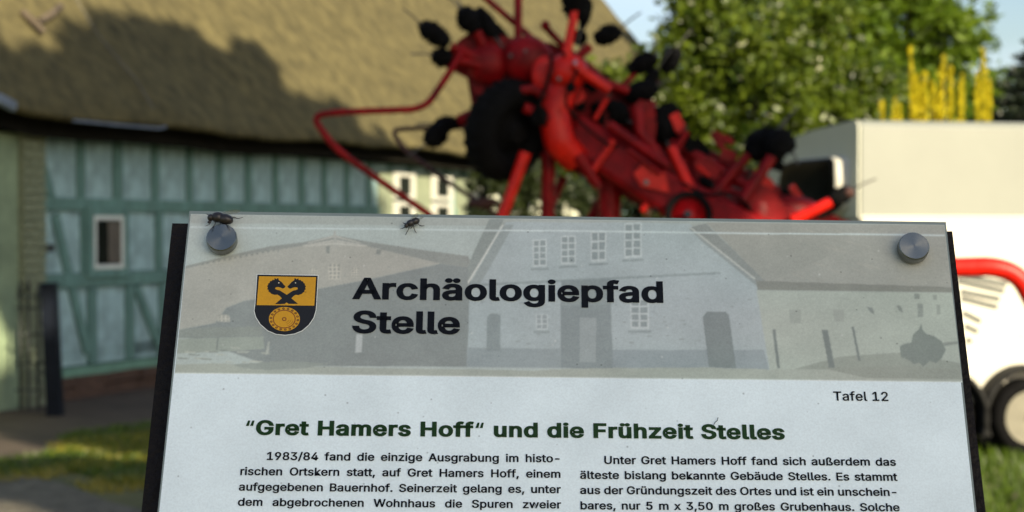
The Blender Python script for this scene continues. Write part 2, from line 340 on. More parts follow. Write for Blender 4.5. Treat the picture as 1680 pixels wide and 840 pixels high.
for s in (S0 - .55, SE + .55):
    q = MB(); q.face([(s, -OV + .4, 2.4), (s, 2 * W_R, 2.5), (s, W_R, 2.5 + math.sin(pit) * SL - .15)]); q.build('gable_boards', M_['timber'], barn)
q = MB(); q.box(((S0 + SE) / 2, .02, 2.60), (SE - S0, .34, .46)); q.build('eave_shade_plate', M_['under_shade'], barn)  # dark band standing in for the eave's shade on the wall top
q = MB(); q.grid([[(S0 - .5 + (SE + 1 - S0) * i / 60, y_, (eavez(S0 - .5 + (SE + 1 - S0) * i / 60) + .035) * (1 - k) + 2.75 * k) for i in range(61)] for y_, k in ((-OV + .05, 0), (.1, 1))]); q.build('soffit', M_['under_shade'], barn)
# lead corner flashing and strip at the eave, poles lying on the thatch, thin wire
def onroof(px, py, lift=.03):
    lo, hi = 0, SL   # intersect the roof slope
    r = ray(px, py); n = (BN * math.sin(pit) + Vector((0, 0, math.cos(pit)))); p0_ = BA + BN * OV + Vector((0, 0, 2.48)); t = (p0_ - CAM).dot(n) / r.dot(n)
    q = CAM + r * t - BA + n * lift; return Vector((q.dot(BD), -q.dot(BN), q.z))
def oneave(px, py): s, z = bl(px, py, -OV - .03); return Vector((s, -OV - .03, z))
q = MB(); a, b_ = oneave(-6, 160), oneave(24, 176); q.bar(a, b_, .06, .09); q.build('flashing', M_['lead'], rf, bevel=.02)
q = MB(); q.tube([oneave(120, 198), oneave(200, 206), oneave(262, 211), oneave(272, 208)], .012); q.build('gutter_strip', M_['lead'], rf)
for a, b_, r_ in (((28, 28), (62, 63), .035), ((55, 44), (90, 20), .035)):
    q = MB(); q.tube([onroof(*a, .07), onroof((a[0] + b_[0]) / 2 + 1, (a[1] + b_[1]) / 2 + 3, .09), onroof(*b_, .08)], r_); q.build('hazel_rod', M_['bark'], rf)
q = MB(); q.tube([onroof(60, -30, .25), onroof(150, 75, .12), onroof(210, 140, .1), oneave(271, 209)], .006); q.build('wire', M_['steel'], rf)
# lamp-like dark box and conduit on the wall by the window
s_, z_ = bl(72, 407); q = MB(); q.box((s_, -.03, z_), (.16, .06, .07)); q.build('wall_box', M_['iron'], barn)

# ================================================================== wrought gate and dark post, left
g0 = G(46, 678); gate = empty('wrought_iron_gate', (g0.x, g0.y, 0), 0, 'slim wrought iron gate bars in front of the barn corner pier', 'gate')
def zl(py, Y): return P(840, py, Y).z
for px, t_ in ((33, 458), (46, 452), (63, 464)):
    x_ = P(px, 560, g0.y).x - g0.x; q = MB(); h = zl(t_, g0.y); q.tube([(x_, 0, .03), (x_, 0, h - .12)], .014, 8); q.lathe((x_, 0, h - .14), (0, 0, 1), [(0, .012), (.03, .028), (.14, .002)], 8); q.build('bar', M_['iron'], gate)
for py in (486, 505, 548, 596, 640):
    q = MB(); z_ = zl(py, g0.y); q.bar((P(26, py, g0.y).x - g0.x, -.02, z_), (P(72, py, g0.y).x - g0.x, -.02, z_), .012, .018); q.build('crossbar', M_['iron'], gate)
for py in (495, 600, 620):
    x_ = P(69, py, g0.y).x - g0.x; z_ = zl(py, g0.y); q = MB(); q.tube([(x_ + .04 * math.cos(a), -.03, z_ + .04 * math.sin(a)) for a in np.linspace(0, 5.2, 12)], .007, 6); q.build('scroll', M_['iron'], gate)
k0 = G(87, 684); pb = MB((k0.x, k0.y, 0))
A_, B_, C_, D_ = P(76, 684, k0.y), P(99, 684, k0.y), P(88, 470, k0.y), P(66, 471, k0.y)
pb.prism([A_, B_, C_, D_], (0, .14, 0)); pb.prism([D_ + Vector((-.012, -.012, 0)), C_ + Vector((.012, -.012, 0)), C_ + Vector((.0, -.012, .03)), D_ + Vector((0, -.012, .03))], (0, .164, 0))
o = pb.build('gate_post', M_['blackpost'], None, (k0.x, k0.y, 0), bevel=.012); tag(o, 'leaning blue-black wooden post standing right of the iron gate bars', 'post')

# ================================================================== TREES
def leaves(name, blobs, n, size, m, parent, elong=1.6, clump=0, surf=.55):
    """rhombic leaves through the volume of ellipsoid blobs ((centre),(rx,ry,rz),weight)"""
    wts = np.array([b[1][0] * b[1][2] * (b[2] if len(b) > 2 else 1) for b in blobs]); cnt = rng.multinomial(n, wts / wts.sum()); Ps = []; vs = []
    for (c, r, *_), k in zip(blobs, cnt):
        d = rng.normal(size=(k, 3)); d /= np.linalg.norm(d, axis=1)[:, None]; rad = rng.uniform(0, 1, k) ** surf
        lump = 1 + .22 * np.sin(d[:, 0] * 5.3 + c[0] * 7) * np.sin(d[:, 2] * 6.1 + c[2] * 5) + .14 * np.sin(d[:, 1] * 9 + d[:, 2] * 11 + c[1])
        p = np.array(c) + d * (rad * lump)[:, None] * np.array(r)
        cl = np.sin(p[:, 0] * 5.1 / size * .05) * np.sin(p[:, 1] * 4.3 / size * .05) * np.sin(p[:, 2] * 4.9 / size * .05 + 1)
        keep = (cl > -.38) | (rng.uniform(size=k) < .3); Ps.append(p[keep]); vs.append(np.clip(.45 + .35 * cl[keep] + rng.normal(0, .2, keep.sum()), 0, 1))
    Pn = np.concatenate(Ps); v = np.concatenate(vs)
    if clump:   # leaves gather into sprigs with gaps between them
        c_ = rng.choice(len(Pn), len(Pn) // clump, replace=False); idx = rng.integers(0, len(c_), len(Pn)); sp = rng.normal(size=(len(c_), 3)) * [1, 1, .5]; sp[:, 2] += .5
        u_s = rng.uniform(-1, 1, len(Pn))[:, None]; Pn = Pn[c_][idx] + sp[idx] * u_s * size * 2.0 + rng.normal(size=(len(Pn), 3)) * size * .85; v = np.clip(v[c_][idx] * .75 + .12 + rng.normal(0, .13, len(Pn)) + rng.normal(0, .12, len(c_))[idx], 0, 1)
    k = len(Pn); v = np.minimum(v, .9); v[rng.uniform(size=k) < .009] = 1
    a = rng.normal(size=(k, 3)); a[:, 2] *= .7; a /= np.linalg.norm(a, axis=1)[:, None]
    b = rng.normal(size=(k, 3)); b -= a * (a * b).sum(1)[:, None]; b /= np.linalg.norm(b, axis=1)[:, None]
    s = size * rng.uniform(.6, 1.3, k)[:, None]
    V = np.stack([Pn - a * s * elong / 2, Pn + b * s * .42, Pn + a * s * elong / 2, Pn - b * s * .42], 1)
    off = np.array(parent.location) if parent else 0
    return link(name, npmesh(name, V - off, 4, v), parent, mat=m)
def tree(name, base, blobs, n, size, m, label, cat, group=None, tr=.14, elong=1.6, limbs=True, surf=.55, clump=0):
    t = empty(name, base, 0, label, cat, group); top = max(blobs, key=lambda b: b[0][2])[0]
    B = Vector(base); q = MB(B); mid = sum((Vector(b[0]) for b in blobs), Vector()) / len(blobs)
    mid = B.lerp(Vector((mid.x, mid.y, mid.z)), .6); q.tube([B - Vector((0, 0, .1)), B + Vector((.03, 0, mid.z * .25)), mid * .5 + (B + Vector((0, 0, mid.z))) * .5 if 0 else mid, Vector(top)], [tr * 1.3, tr, tr * .7, tr * .15], 10); q.build('trunk', M_['bark'], t)
    if limbs:
        q = MB(B)
        for b in blobs:
            e = Vector(b[0]); st = B.lerp(mid, .8); q.tube([st, st.lerp(e, .5) + Vector((0, 0, .1)), e], [tr * .45, tr * .28, tr * .08], 7)
            for k in range(4):
                d = Vector(rng.normal(size=3)).normalized(); e2 = e + Vector((d.x * b[1][0], d.y * b[1][1], d.z * b[1][2])) * .85; q.tube([e.lerp(st, .2), (e + e2) / 2, e2], [tr * .16, tr * .1, tr * .03], 5)
        q.build('limbs', M_['bark'], t)
    leaves('crown', blobs, n, size, m, t, elong, surf=surf, clump=clump); return t
M_['leafA'] = leafmat('green_leaves_with_glints', (.022, .048, .004), (.15, .20, .014), .45, .4, .5, (.62, .62, .42))  # pale last colour stands in for glints on a few leaves
M_['leafB'] = leafmat('fresh_green_leaves', (.05, .10, .006), (.17, .25, .014), .5)
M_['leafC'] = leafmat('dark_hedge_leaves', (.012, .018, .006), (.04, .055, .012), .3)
M_['leafD'] = leafmat('yellow_conifer_sprays', (.24, .24, .010), (.72, .60, .02), .4)
M_['leafE'] = leafmat('dark_spruce_needles', (.006, .012, .006), (.025, .038, .016), .15)
M_['leafF'] = leafmat('oak_leaves', (.03, .05, .01), (.09, .12, .02), .3)
M_['flower'] = leafmat('white_blossom', (.6, .6, .45), (.85, .85, .7), .3)
def bb(px, py, Y, rpx, asp=1.0, dep=1.0, wt=1): r = rpx * Y / F; return (tuple(P(px, py, Y)), (r, r * dep, r * asp), wt)
def base(px, Y): return (P(px, 375, Y).x, Y, 0)
tree('tree', base(1190, 24), [bb(1010, 150, 23.6, 62, .7), bb(1005, 235, 24, 85, .9), bb(1110, 190, 24, 100, 1.2), bb(1165, 60, 24.4, 75, 1.1), bb(1250, 130, 23.8, 120, 1.1), bb(1130, 320, 24, 120, .8), bb(1270, 300, 24, 110, .9), bb(1150, 10, 24.2, 45, 1.2), bb(1390, 190, 24.5, 90, 1), bb(1330, 30, 24.5, 80, .9)], 52000, .075, M_['leafA'],
     'broad leafy tree with pale glints coloured into some leaves directly behind the red machine', 'tree', tr=.12, clump=26)
tree('tree', base(1440, 38), [bb(1290, -60, 38, 120), bb(1420, 0, 38, 130), bb(1540, 60, 38, 85), bb(1440, 150, 38, 130), bb(1570, 170, 38.5, 60), bb(1500, -90, 38, 120), bb(1360, 60, 37.5, 120), bb(1340, 230, 38, 130), bb(1520, 260, 38, 120), bb(1590, 230, 38, 60), bb(1618, 150, 38.5, 34), bb(1640, 200, 39, 40), bb(1596, 70, 38, 30)], 60000, .10, M_['leafB'],
     'tall fresh green tree rising behind the trailer roof', 'tree', tr=.22, elong=2.6, clump=34)
# dark hedge and shrub under the machine, in front of the far wall
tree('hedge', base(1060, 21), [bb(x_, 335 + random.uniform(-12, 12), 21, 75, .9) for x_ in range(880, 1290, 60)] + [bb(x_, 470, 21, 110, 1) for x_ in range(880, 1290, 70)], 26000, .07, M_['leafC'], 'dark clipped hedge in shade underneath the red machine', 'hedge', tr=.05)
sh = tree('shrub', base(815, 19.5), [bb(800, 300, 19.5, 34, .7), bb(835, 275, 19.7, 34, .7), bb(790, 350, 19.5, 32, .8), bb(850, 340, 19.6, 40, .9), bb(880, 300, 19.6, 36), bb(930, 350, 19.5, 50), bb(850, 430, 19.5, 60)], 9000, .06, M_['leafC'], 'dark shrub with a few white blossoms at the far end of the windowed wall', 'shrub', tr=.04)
leaves('blossom', [bb(810, 333, 18.9, 14), bb(880, 345, 18.9, 20), bb(935, 355, 18.9, 22), bb(990, 352, 18.9, 10), bb(900, 330, 19, 16)], 170, .045, M_['flower'], sh)
# golden spires behind the trailer
def spires(px0, Y, lst, label):
    t = empty('golden_shrub', base(px0, Y), 0, label, 'shrub', 'golden upright shrubs behind the trailer'); B = Vector(t.location)
    for px, top, wp in lst:
        p0_, p1_ = P(px, 330, Y), P(px, top, Y); r = wp * Y / F / 2; q = MB(B); q.tube([(p0_.x, Y, 0), (p0_.x, Y, p0_.z), p1_], [.02, .012, .004], 6); st = q.build('stem', M_['bark'], t)
        k = int(1100 * (p1_.z - p0_.z) + 300); u = rng.uniform(0, 1, k) ** 1.2; z = p0_.z - .3 + (p1_.z - p0_.z + .3) * u; ln_ = rng.normal() * .35; rr = r * 1.5 * rng.uniform(.5, 1, k) * (1 + .35 * np.sin(z * 31 + px)) * (1.15 - u) ** .8 * rng.uniform(.2, 1, k) * (1 + .3 * np.sin(z * 23 + px)); a = rng.uniform(0, 6.28, k)
        pc = np.stack([p0_.x + r * ln_ * np.sin(u * 3.1) + (p1_.x - p0_.x) * u + rr * np.cos(a), Y + rr * np.sin(a), z], 1) - np.array(B); d = np.stack([np.cos(a) * .4, np.sin(a) * .4, np.ones(k)], 1); d /= np.linalg.norm(d, axis=1)[:, None]; e = rng.normal(size=(k, 3)); e -= d * (d * e).sum(1)[:, None]; e /= np.linalg.norm(e, axis=1)[:, None]; s = rng.uniform(.018, .04, k)[:, None]
        o = link('spire', npmesh('spire', np.stack([pc - e * s * .4, pc + d * s * .8, pc + e * s * .4, pc - d * s * .6], 1), 4, np.clip(rng.normal(.6, .25, k), 0, 1)), t, mat=M_['leafD'])
spires(1458, 16.4, [(1447, 166, 13), (1469, 162, 14), (1476, 172, 14)], 'short yellow shrub, lowest and leftmost of the golden spires above the trailer roof')
spires(1530, 16.6, [(1493, 78, 14), (1503, 122, 24), (1517, 120, 26), (1529, 134, 20), (1549, 92, 24), (1560, 110, 18), (1578, 122, 20), (1540, 150, 24)], 'tall yellow shrub of many spires above the middle of the trailer roof')
spires(1612, 16.5, [(1612, 82, 18), (1604, 120, 14), (1623, 132, 16)], 'slim yellow-green shrub, rightmost golden spire beside the dark spruce')
# spruce
t = empty('spruce_tree', base(1712, 30), 0, 'dark spruce at the right edge of the sky', 'tree'); B = Vector(t.location)
q = MB(B); q.tube([B, P(1712, 60, 30), P(1712, -40, 30)], [.2, .1, .02], 8); q.build('trunk', M_['bark'], t)
bl_ = []
for k in range(11):
    py = 40 + k * 24; wpx = 20 + k * 13
    for j in range(6): a = j * 1.05 + k * .5; cp = P(1712, py, 30); r = wpx * 30 / F; bl_.append(((cp.x + math.cos(a) * r * .6, 30 + math.sin(a) * r * .6, cp.z - .06), (r * .5, r * .5, .10)))
leaves('crown', bl_, 16000, .07, M_['leafE'], t, 2.4)
# the big tree outside the frame to the right whose crown throws the shade on roof and wall; a second one behind shades the board
def shade(target, dist, r): c = Vector(target) + SUN * dist; return (tuple(c), (r, r, r), 1)
def roofw(px, py): v = onroof(px, py, 0); return BA + BD * v.x - BN * v.y + Vector((0, 0, v.z))
def wallw(px, py): s, z = bl(px, py); return BA + BD * s + Vector((0, 0, z))
sb = [shade(roofw(20, 140), 20, .5), shade(roofw(-40, 120), 19, .6), shade(roofw(85, 135), 20.5, .45), shade(roofw(140, 95), 19.5, .4), shade(roofw(200, 80), 20, .45), shade(roofw(260, 85), 20, .45), shade(roofw(180, 160), 20, .6), shade(roofw(260, 150), 21, .6), shade(roofw(330, 100), 19.6, .5), shade(roofw(350, 150), 19.6, .6), shade(roofw(330, 195), 20.6, .55), shade(roofw(400, 150), 20.3, .6), shade(roofw(450, 180), 20.8, .55), shade(roofw(415, 105), 20.2, .35), shade(roofw(490, 205), 20.2, .42), shade(roofw(560, 190), 21.5, .22), shade(roofw(550, 215), 21.5, .3), shade(roofw(585, 232), 21.5, .25), shade(roofw(90, 180), 19.5, .55), shade(roofw(20, 190), 19.5, .5),
      shade(P(780, 110, 7.6), 11, .30), shade(P(740, 90, 7.6), 10.6, .22), shade(P(850, 200, 7.6), 11.3, .30), shade(P(1060, 190, 7.6), 10.5, .22), shade(P(1180, 300, 7.5), 10.5, .22), shade(P(830, 60, 7.6), 11, .25), shade(P(1020, 300, 7.6), 10.6, .14),
      shade(wallw(110, 300), 19.2, .75), shade(wallw(180, 430), 19, .75), shade(wallw(260, 380), 19.5, .8), shade(wallw(340, 330), 20, .8), shade(wallw(440, 300), 20, .8), shade(wallw(520, 300), 20.4, .7), shade(wallw(590, 330), 20.6, .5), shade(wallw(120, 540), 19, .7), shade(wallw(230, 540), 19, .8), shade(wallw(200, 640), 19, .7), shade(wallw(400, 420), 20, .8), shade(wallw(500, 420), 20.3, .7), shade(wallw(15, 330), 19, .4), shade(wallw(4, 250), 19.3, .4), shade(wallw(2, 420), 19, .35), shade(wallw(30, 480), 19, .35), shade(G(60, 680), 18.2, .5), shade(G(220, 690), 18.2, .5),
      shade(G(60, 700), 18, .5), shade(G(230, 720), 18, .6), shade(G(30, 790), 17.5, .5), shade(G(180, 815), 17.3, .5), shade(G(150, 672), 18.5, .6), shade(G(260, 790), 17.3, .5)]
bcen = sum((Vector(b[0]) for b in sb), Vector()) / len(sb)
tree('unseen_shade_tree', (bcen.x + 1.2, bcen.y, 0), sb, 60000, .17, M_['leafF'], 'big broadleaf tree outside the frame whose crown shades the barn', 'tree', tr=.26)
GLYPHS = {
' ':(188,[]),
',':(187,['38,-119 68,71 137,71 84,-119']),
'-':(453,['337,244 337,188 114,188 114,244']),
'.':(187,['95,-4 78,-1 63,9 53,24 50,41 53,59 63,73 78,83 95,87 113,83 128,73 138,59 141,41 138,24 128,9 113,-1']),
'/':(249,['235,533 71,-76 14,-76 178,533']),
'0':(453,['227,-7 174,1 130,24 95,62 69,113 60,144 53,178 49,214 48,254 49,294 53,330 60,364 69,395 95,447 130,484 174,508 227,516 279,508 323,484 358,447 384,395 393,364 400,330 404,294 405,254 404,214 400,178 393,144 384,113 359,62 323,24 279,1', '227,50 261,56 290,74 313,103 330,144 340,194 344,254 340,314 330,365 313,405 290,435 261,453 227,460 192,453 163,435 140,405 123,365 113,314 109,254 113,194 123,144 140,103 163,74 192,56']),
'1':(453,['76,0 76,55 391,55 391,0', '276,509 276,0 212,0 212,448 209,448 86,358 86,427 198,509']),
'2':(453,['64,0 64,47 234,229 261,257 282,282 299,305 311,327 318,348 320,371 317,397 308,419 293,436 273,449 250,457 224,460 196,457 172,447 153,433 139,413 130,390 127,362 66,362 71,405 86,442 111,473 143,496 182,511 225,516 268,511 306,497 337,474 361,445 376,411 381,372 378,345 371,318 357,290 336,259 306,223 267,180 153,60 153,57 389,57 389,0']),
'3':(453,['218,-7 173,-3 133,10 98,30 70,57 52,91 44,132 109,132 115,107 126,87 144,71 165,59 191,52 219,50 248,53 275,61 297,74 315,93 325,116 329,145 326,172 316,196 299,217 275,234 242,244 201,248 157,248 157,299 288,448 288,452 70,452 70,509 372,509 372,461 211,278 211,289 264,288 308,276 344,253 371,222 387,186 393,145 387,103 370,66 344,36 309,12 266,-2']),
'4':(453,['40,105 40,158 247,509 311,509 109,166 109,163 413,163 413,105', '282,0 282,121 282,146 282,318 343,318 343,0']),
'5':(453,['221,-7 178,-2 140,11 108,32 83,60 66,93 60,130 122,130 127,108 138,89 154,73 173,60 196,52 221,50 250,53 276,64 298,82 314,104 324,131 328,162 324,193 314,221 297,244 275,262 248,273 218,277 192,275 167,268 145,258 128,246 67,253 96,509 366,509 366,452 151,452 134,301 136,301 155,315 178,325 203,331 229,334 263,330 294,321 321,306 345,285 364,260 379,231 388,199 391,163 385,117 369,76 343,41 309,15 268,-1']),
'8':(453,['226,-7 178,-2 136,11 101,33 74,62 57,96 52,135 55,166 65,195 81,220 101,241 125,256 153,265 153,267 119,282 93,308 76,342 70,380 75,417 90,450 114,477 146,498 184,511 226,516 269,511 306,498 337,477 361,450 377,417 382,380 376,342 359,308 333,282 300,267 300,265 327,256 351,241 372,220 387,195 397,166 401,135 395,96 378,62 352,33 317,11 275,-2', '226,49 258,52 285,60 307,74 323,91 333,113 337,139 333,165 322,189 305,208 283,223 256,232 226,235 196,232 169,223 147,208 130,189 119,165 115,139 119,113 129,91 145,74 167,60 195,52', '226,290 252,292 274,300 293,313 307,330 316,351 319,376 316,399 308,420 294,437 275,449 252,457 226,460 200,457 177,449 159,437 145,420 136,399 133,376 136,351 145,330 159,313 178,300 201,292']),
'9':(453,['226,516 271,510 310,494 343,468 368,434 384,393 389,347 385,309 373,270 350,224 315,168 200,0 130,0 301,248 307,248 299,234 287,221 273,210 257,202 238,196 218,195 175,199 137,214 106,237 83,269 68,307 64,352 69,397 85,436 110,469 143,494 182,510', '226,460 199,457 174,446 154,429 138,407 129,381 125,352 129,322 138,295 154,274 174,257 199,247 226,243 254,247 279,257 299,273 314,295 324,321 327,350 324,381 314,407 299,429 279,446 254,457']),
'A':(479,['16,0 201,509 276,509 463,0 395,0 287,302 276,334 264,372 250,420 232,478 245,478 228,419 213,371 201,333 191,302 85,0', '110,142 110,199 370,199 370,142']),
'B':(456,['60,0 60,509 241,509 289,504 329,491 359,469 381,442 394,410 398,374 395,344 387,320 373,301 356,286 336,275 315,267 315,262 339,257 363,245 385,227 402,203 414,173 418,136 413,100 400,67 377,39 344,18 301,4 247,0', '125,57 245,57 296,63 330,80 349,105 355,137 352,161 342,184 327,203 306,218 279,228 248,231 125,231', '125,285 238,285 265,288 288,296 308,309 323,326 333,348 336,372 330,403 313,429 283,446 240,452 125,452']),
'E':(418,['60,0 60,509 372,509 372,452 125,452 125,286 355,286 355,229 125,229 125,57 375,57 375,0']),
'F':(410,['60,0 60,509 369,509 369,452 125,452 125,278 346,278 346,221 125,221 125,0']),
'G':(520,['269,-7 236,-5 205,1 176,11 149,25 125,43 104,64 85,88 69,116 57,146 47,179 42,215 40,254 42,293 47,329 57,362 69,393 85,421 103,445 125,466 149,484 175,498 203,508 233,514 265,516 304,513 340,504 374,489 403,469 429,445 449,416 465,384 474,349 408,349 399,372 387,393 373,411 356,427 337,439 315,448 291,454 265,456 222,450 183,432 150,404 125,364 109,314 103,254 109,194 125,145 151,105 184,76 224,59 269,53 309,57 345,71 374,93 396,123 410,160 415,202 434,199 283,199 283,256 478,256 478,200 471,141 451,91 419,50 377,19 326,0']),
'H':(517,['60,0 60,509 125,509 125,289 392,289 392,509 457,509 457,0 392,0 392,232 125,232 125,0']),
'O':(533,['267,-7 235,-5 205,1 177,11 150,25 126,42 105,63 86,88 70,115 57,146 48,179 42,215 40,254 42,293 48,329 57,362 70,393 86,421 105,445 126,466 150,484 177,498 205,508 235,514 267,516 299,514 329,508 357,498 384,484 408,466 429,445 448,421 464,393 477,362 486,329 491,293 493,254 491,215 486,179 477,146 464,115 448,88 429,63 408,42 384,25 357,11 329,1 299,-5', '267,53 310,59 349,76 383,105 408,144 425,194 430,254 425,314 408,365 383,404 349,433 310,450 267,456 223,450 184,433 151,404 125,364 109,314 103,254 109,194 125,144 151,105 184,76 223,59']),
'S':(446,['224,-9 172,-4 128,9 91,31 64,60 46,96 38,137 104,137 110,110 123,88 142,71 166,59 194,52 224,49 257,52 286,60 311,74 329,92 341,114 346,139 342,161 332,179 316,193 296,205 272,214 245,222 184,239 128,260 86,289 60,326 52,372 58,413 75,448 102,476 138,498 180,511 227,516 275,511 316,498 351,476 377,449 394,415 401,378 337,378 326,412 302,437 267,453 225,459 194,456 167,448 145,435 129,418 118,398 115,376 119,352 131,334 148,319 169,308 191,300 212,293 264,279 287,272 312,264 336,252 359,238 379,220 395,198 405,171 408,139 403,99 386,64 360,34 323,11 278,-4']),
'T':(448,['32,452 32,509 417,509 417,452 257,452 257,0 193,0 193,452']),
'U':(517,['259,-8 203,-2 154,15 114,43 85,80 66,124 60,173 60,509 124,509 124,178 128,144 141,113 160,87 187,68 220,56 259,52 298,56 331,68 357,87 377,113 389,144 393,178 393,509 457,509 457,173 451,124 433,80 403,43 363,15 315,-2']),
'W':(686,['155,0 16,509 82,509 163,196 170,171 175,145 181,120 187,94 192,67 197,40 189,40 194,67 200,94 205,120 211,145 218,171 224,196 306,509 380,509 462,196 468,171 474,145 480,120 486,94 492,67 497,40 488,40 493,67 499,94 504,120 510,145 517,171 523,196 603,509 670,509 530,0 455,0 368,323 359,356 351,391 344,431 336,475 350,475 342,433 335,395 327,359 318,323 230,0']),
'a':(389,['160,-9 126,-5 94,5 68,22 48,45 35,73 30,108 34,138 43,161 58,179 78,193 100,203 125,211 152,216 178,220 209,224 234,227 252,230 265,235 273,243 276,255 276,257 273,279 267,297 256,311 240,322 220,329 196,331 171,329 149,322 132,313 118,301 107,288 100,274 41,291 57,322 79,346 104,364 133,375 163,382 194,384 215,383 239,379 263,372 286,360 306,343 322,320 333,290 337,251 337,0 277,0 277,52 272,52 264,38 252,25 236,12 215,1 190,-6', '170,45 202,49 228,59 248,74 263,93 272,115 276,138 276,190 259,182 246,179 231,176 216,173 200,171 186,169 175,168 154,164 134,159 117,150 103,139 95,124 92,105 94,87 102,72 114,61 130,52 149,47']),
'b':(424,['229,-8 198,-5 172,4 153,17 138,31 127,46 118,59 112,59 112,0 53,0 53,509 114,509 114,319 118,319 127,331 137,346 152,360 171,373 197,381 229,384 274,378 313,361 345,332 370,293 385,245 390,189 385,133 370,84 346,45 313,16 274,-2', '220,47 253,51 279,66 301,88 316,117 325,151 328,189 325,227 316,261 301,290 280,311 253,325 220,330 188,325 161,312 140,291 125,263 116,229 113,189 116,150 125,115 140,86 162,65 188,51']),
'c':(395,['207,-8 159,-2 117,16 82,46 56,85 40,133 34,187 40,243 56,291 82,330 117,360 159,378 207,384 234,383 260,377 284,368 305,356 324,341 340,322 353,301 362,277 303,262 298,276 290,289 281,301 270,311 257,319 242,325 226,329 207,330 173,325 145,310 124,287 108,258 99,224 96,187 99,151 108,117 124,89 145,66 173,51 207,46 226,48 243,52 258,58 271,66 282,76 292,89 299,102 304,117 363,102 354,78 341,56 325,37 306,21 285,9 261,-1 235,-6']),
'd':(424,['195,-8 151,-2 111,16 79,45 55,84 39,133 34,189 39,245 55,293 79,332 112,361 151,378 196,384 228,381 253,373 272,360 287,346 298,331 306,319 311,319 311,509 372,509 372,0 313,0 313,59 307,59 298,46 287,31 272,17 252,4 227,-5', '205,47 236,51 263,65 284,86 299,115 309,150 312,189 309,229 300,263 284,291 263,312 237,325 205,330 172,325 145,311 124,290 108,261 99,227 96,189 99,151 109,117 124,88 145,66 172,51']),
'e':(403,['212,-8 161,-2 117,16 82,46 56,85 40,132 34,187 39,242 55,290 81,329 115,359 157,378 205,384 236,382 266,374 294,361 319,341 341,315 357,282 368,242 371,194 371,169 75,169 75,221 338,221 310,202 307,237 298,269 283,294 263,314 237,326 205,330 173,326 146,313 125,294 109,270 99,241 96,211 96,178 100,139 110,106 128,80 151,61 179,50 212,46 234,48 254,53 271,61 285,73 297,88 306,105 365,91 353,63 335,39 311,19 283,4 249,-5']),
'f':(253,['228,379 228,327 6,327 6,379', '81,0 81,432 84,461 96,486 113,505 135,519 161,527 187,530 207,529 222,527 234,524 243,521 227,468 215,472 206,473 195,474 171,470 154,460 145,443 142,419 142,0']),
'g':(425,['207,-151 168,-148 134,-140 105,-127 82,-110 64,-91 51,-69 101,-41 110,-53 122,-66 136,-78 154,-88 178,-95 207,-97 249,-92 282,-75 304,-47 311,-6 311,68 306,68 298,56 287,41 272,28 252,16 227,8 195,5 152,10 113,27 80,53 55,90 39,136 34,191 39,246 55,293 80,332 112,361 152,378 196,384 228,382 253,373 273,360 288,346 299,331 308,319 313,319 313,379 372,379 372,-9 367,-54 350,-90 324,-117 291,-136 251,-147', '205,59 237,63 264,75 285,95 300,121 309,154 312,193 309,231 300,264 285,291 264,312 237,325 205,330 172,325 145,312 124,290 109,262 99,229 96,193 99,155 109,123 124,96 145,76 172,63']),
'h':(410,['114,227 114,0 53,0 53,509 114,509 114,287 102,287 124,332 152,362 187,379 227,384 264,380 295,369 321,349 341,321 353,285 357,240 357,0 296,0 296,235 290,275 273,304 246,323 210,329 184,326 161,317 141,303 126,283 117,257']),
'i':(166,['53,0 53,379 114,379 114,0', '84,443 67,446 54,455 44,468 41,483 44,499 54,512 67,521 84,524 100,521 114,512 123,499 126,483 123,468 114,455 100,446']),
'k':(380,['110,137 110,212 121,212 284,379 360,379 184,199 177,199', '53,0 53,509 114,509 114,0', '294,0 148,186 191,229 372,0']),
'l':(189,['139,-2 101,3 74,20 58,47 53,84 53,509 114,509 114,99 115,77 120,62 130,54 146,52 160,53 170,54 181,3 162,-1 151,-2']),
'm':(609,['53,0 53,379 112,379 112,295 108,295 118,323 132,346 151,363 172,376 195,384 219,386 257,380 287,361 309,331 321,295 312,295 322,321 337,343 357,361 381,375 407,383 437,386 468,383 497,372 522,354 541,328 553,296 557,255 557,0 496,0 496,254 490,289 473,313 447,326 419,330 395,328 374,320 358,307 345,290 338,270 335,247 335,0 274,0 274,260 269,288 253,311 229,326 199,330 178,328 158,320 140,307 126,289 117,266 114,238 114,0']),
'n':(409,['114,227 114,0 53,0 53,379 112,379 112,287 102,287 124,332 152,362 187,379 227,384 264,380 295,369 321,349 341,321 353,285 357,240 357,0 296,0 296,235 290,275 273,304 246,323 210,329 184,326 161,317 141,303 126,283 117,257']),
'o':(415,['207,-8 159,-2 117,16 82,46 56,85 40,133 34,187 40,243 56,291 82,330 117,360 159,378 207,384 256,378 299,360 333,330 359,291 376,243 381,187 376,133 359,85 333,46 299,16 256,-2', '207,46 242,51 270,66 292,89 307,117 316,151 319,187 316,224 307,258 292,287 270,310 242,325 207,330 173,325 145,310 124,287 108,258 99,224 96,187 99,151 108,117 124,89 145,66 173,51']),
'p':(424,['53,-143 53,379 112,379 112,319 118,319 126,331 137,346 152,360 171,373 197,381 229,384 274,378 313,361 345,332 370,293 385,245 390,189 385,133 370,84 346,45 313,16 274,-2 229,-8 198,-5 173,4 153,17 138,31 127,46 118,59 114,59 114,-143', '220,47 253,51 279,66 301,88 316,117 325,151 328,189 325,227 316,261 301,290 280,311 253,325 220,330 188,325 161,312 140,291 125,263 116,229 113,189 116,150 125,115 140,86 162,65 188,51']),
'r':(259,['53,0 53,379 112,379 112,321 115,321 130,347 152,367 181,380 213,385 229,384 243,384 243,322 230,324 219,325 207,326 182,323 159,315 140,301 126,284 117,262 114,237 114,0']),
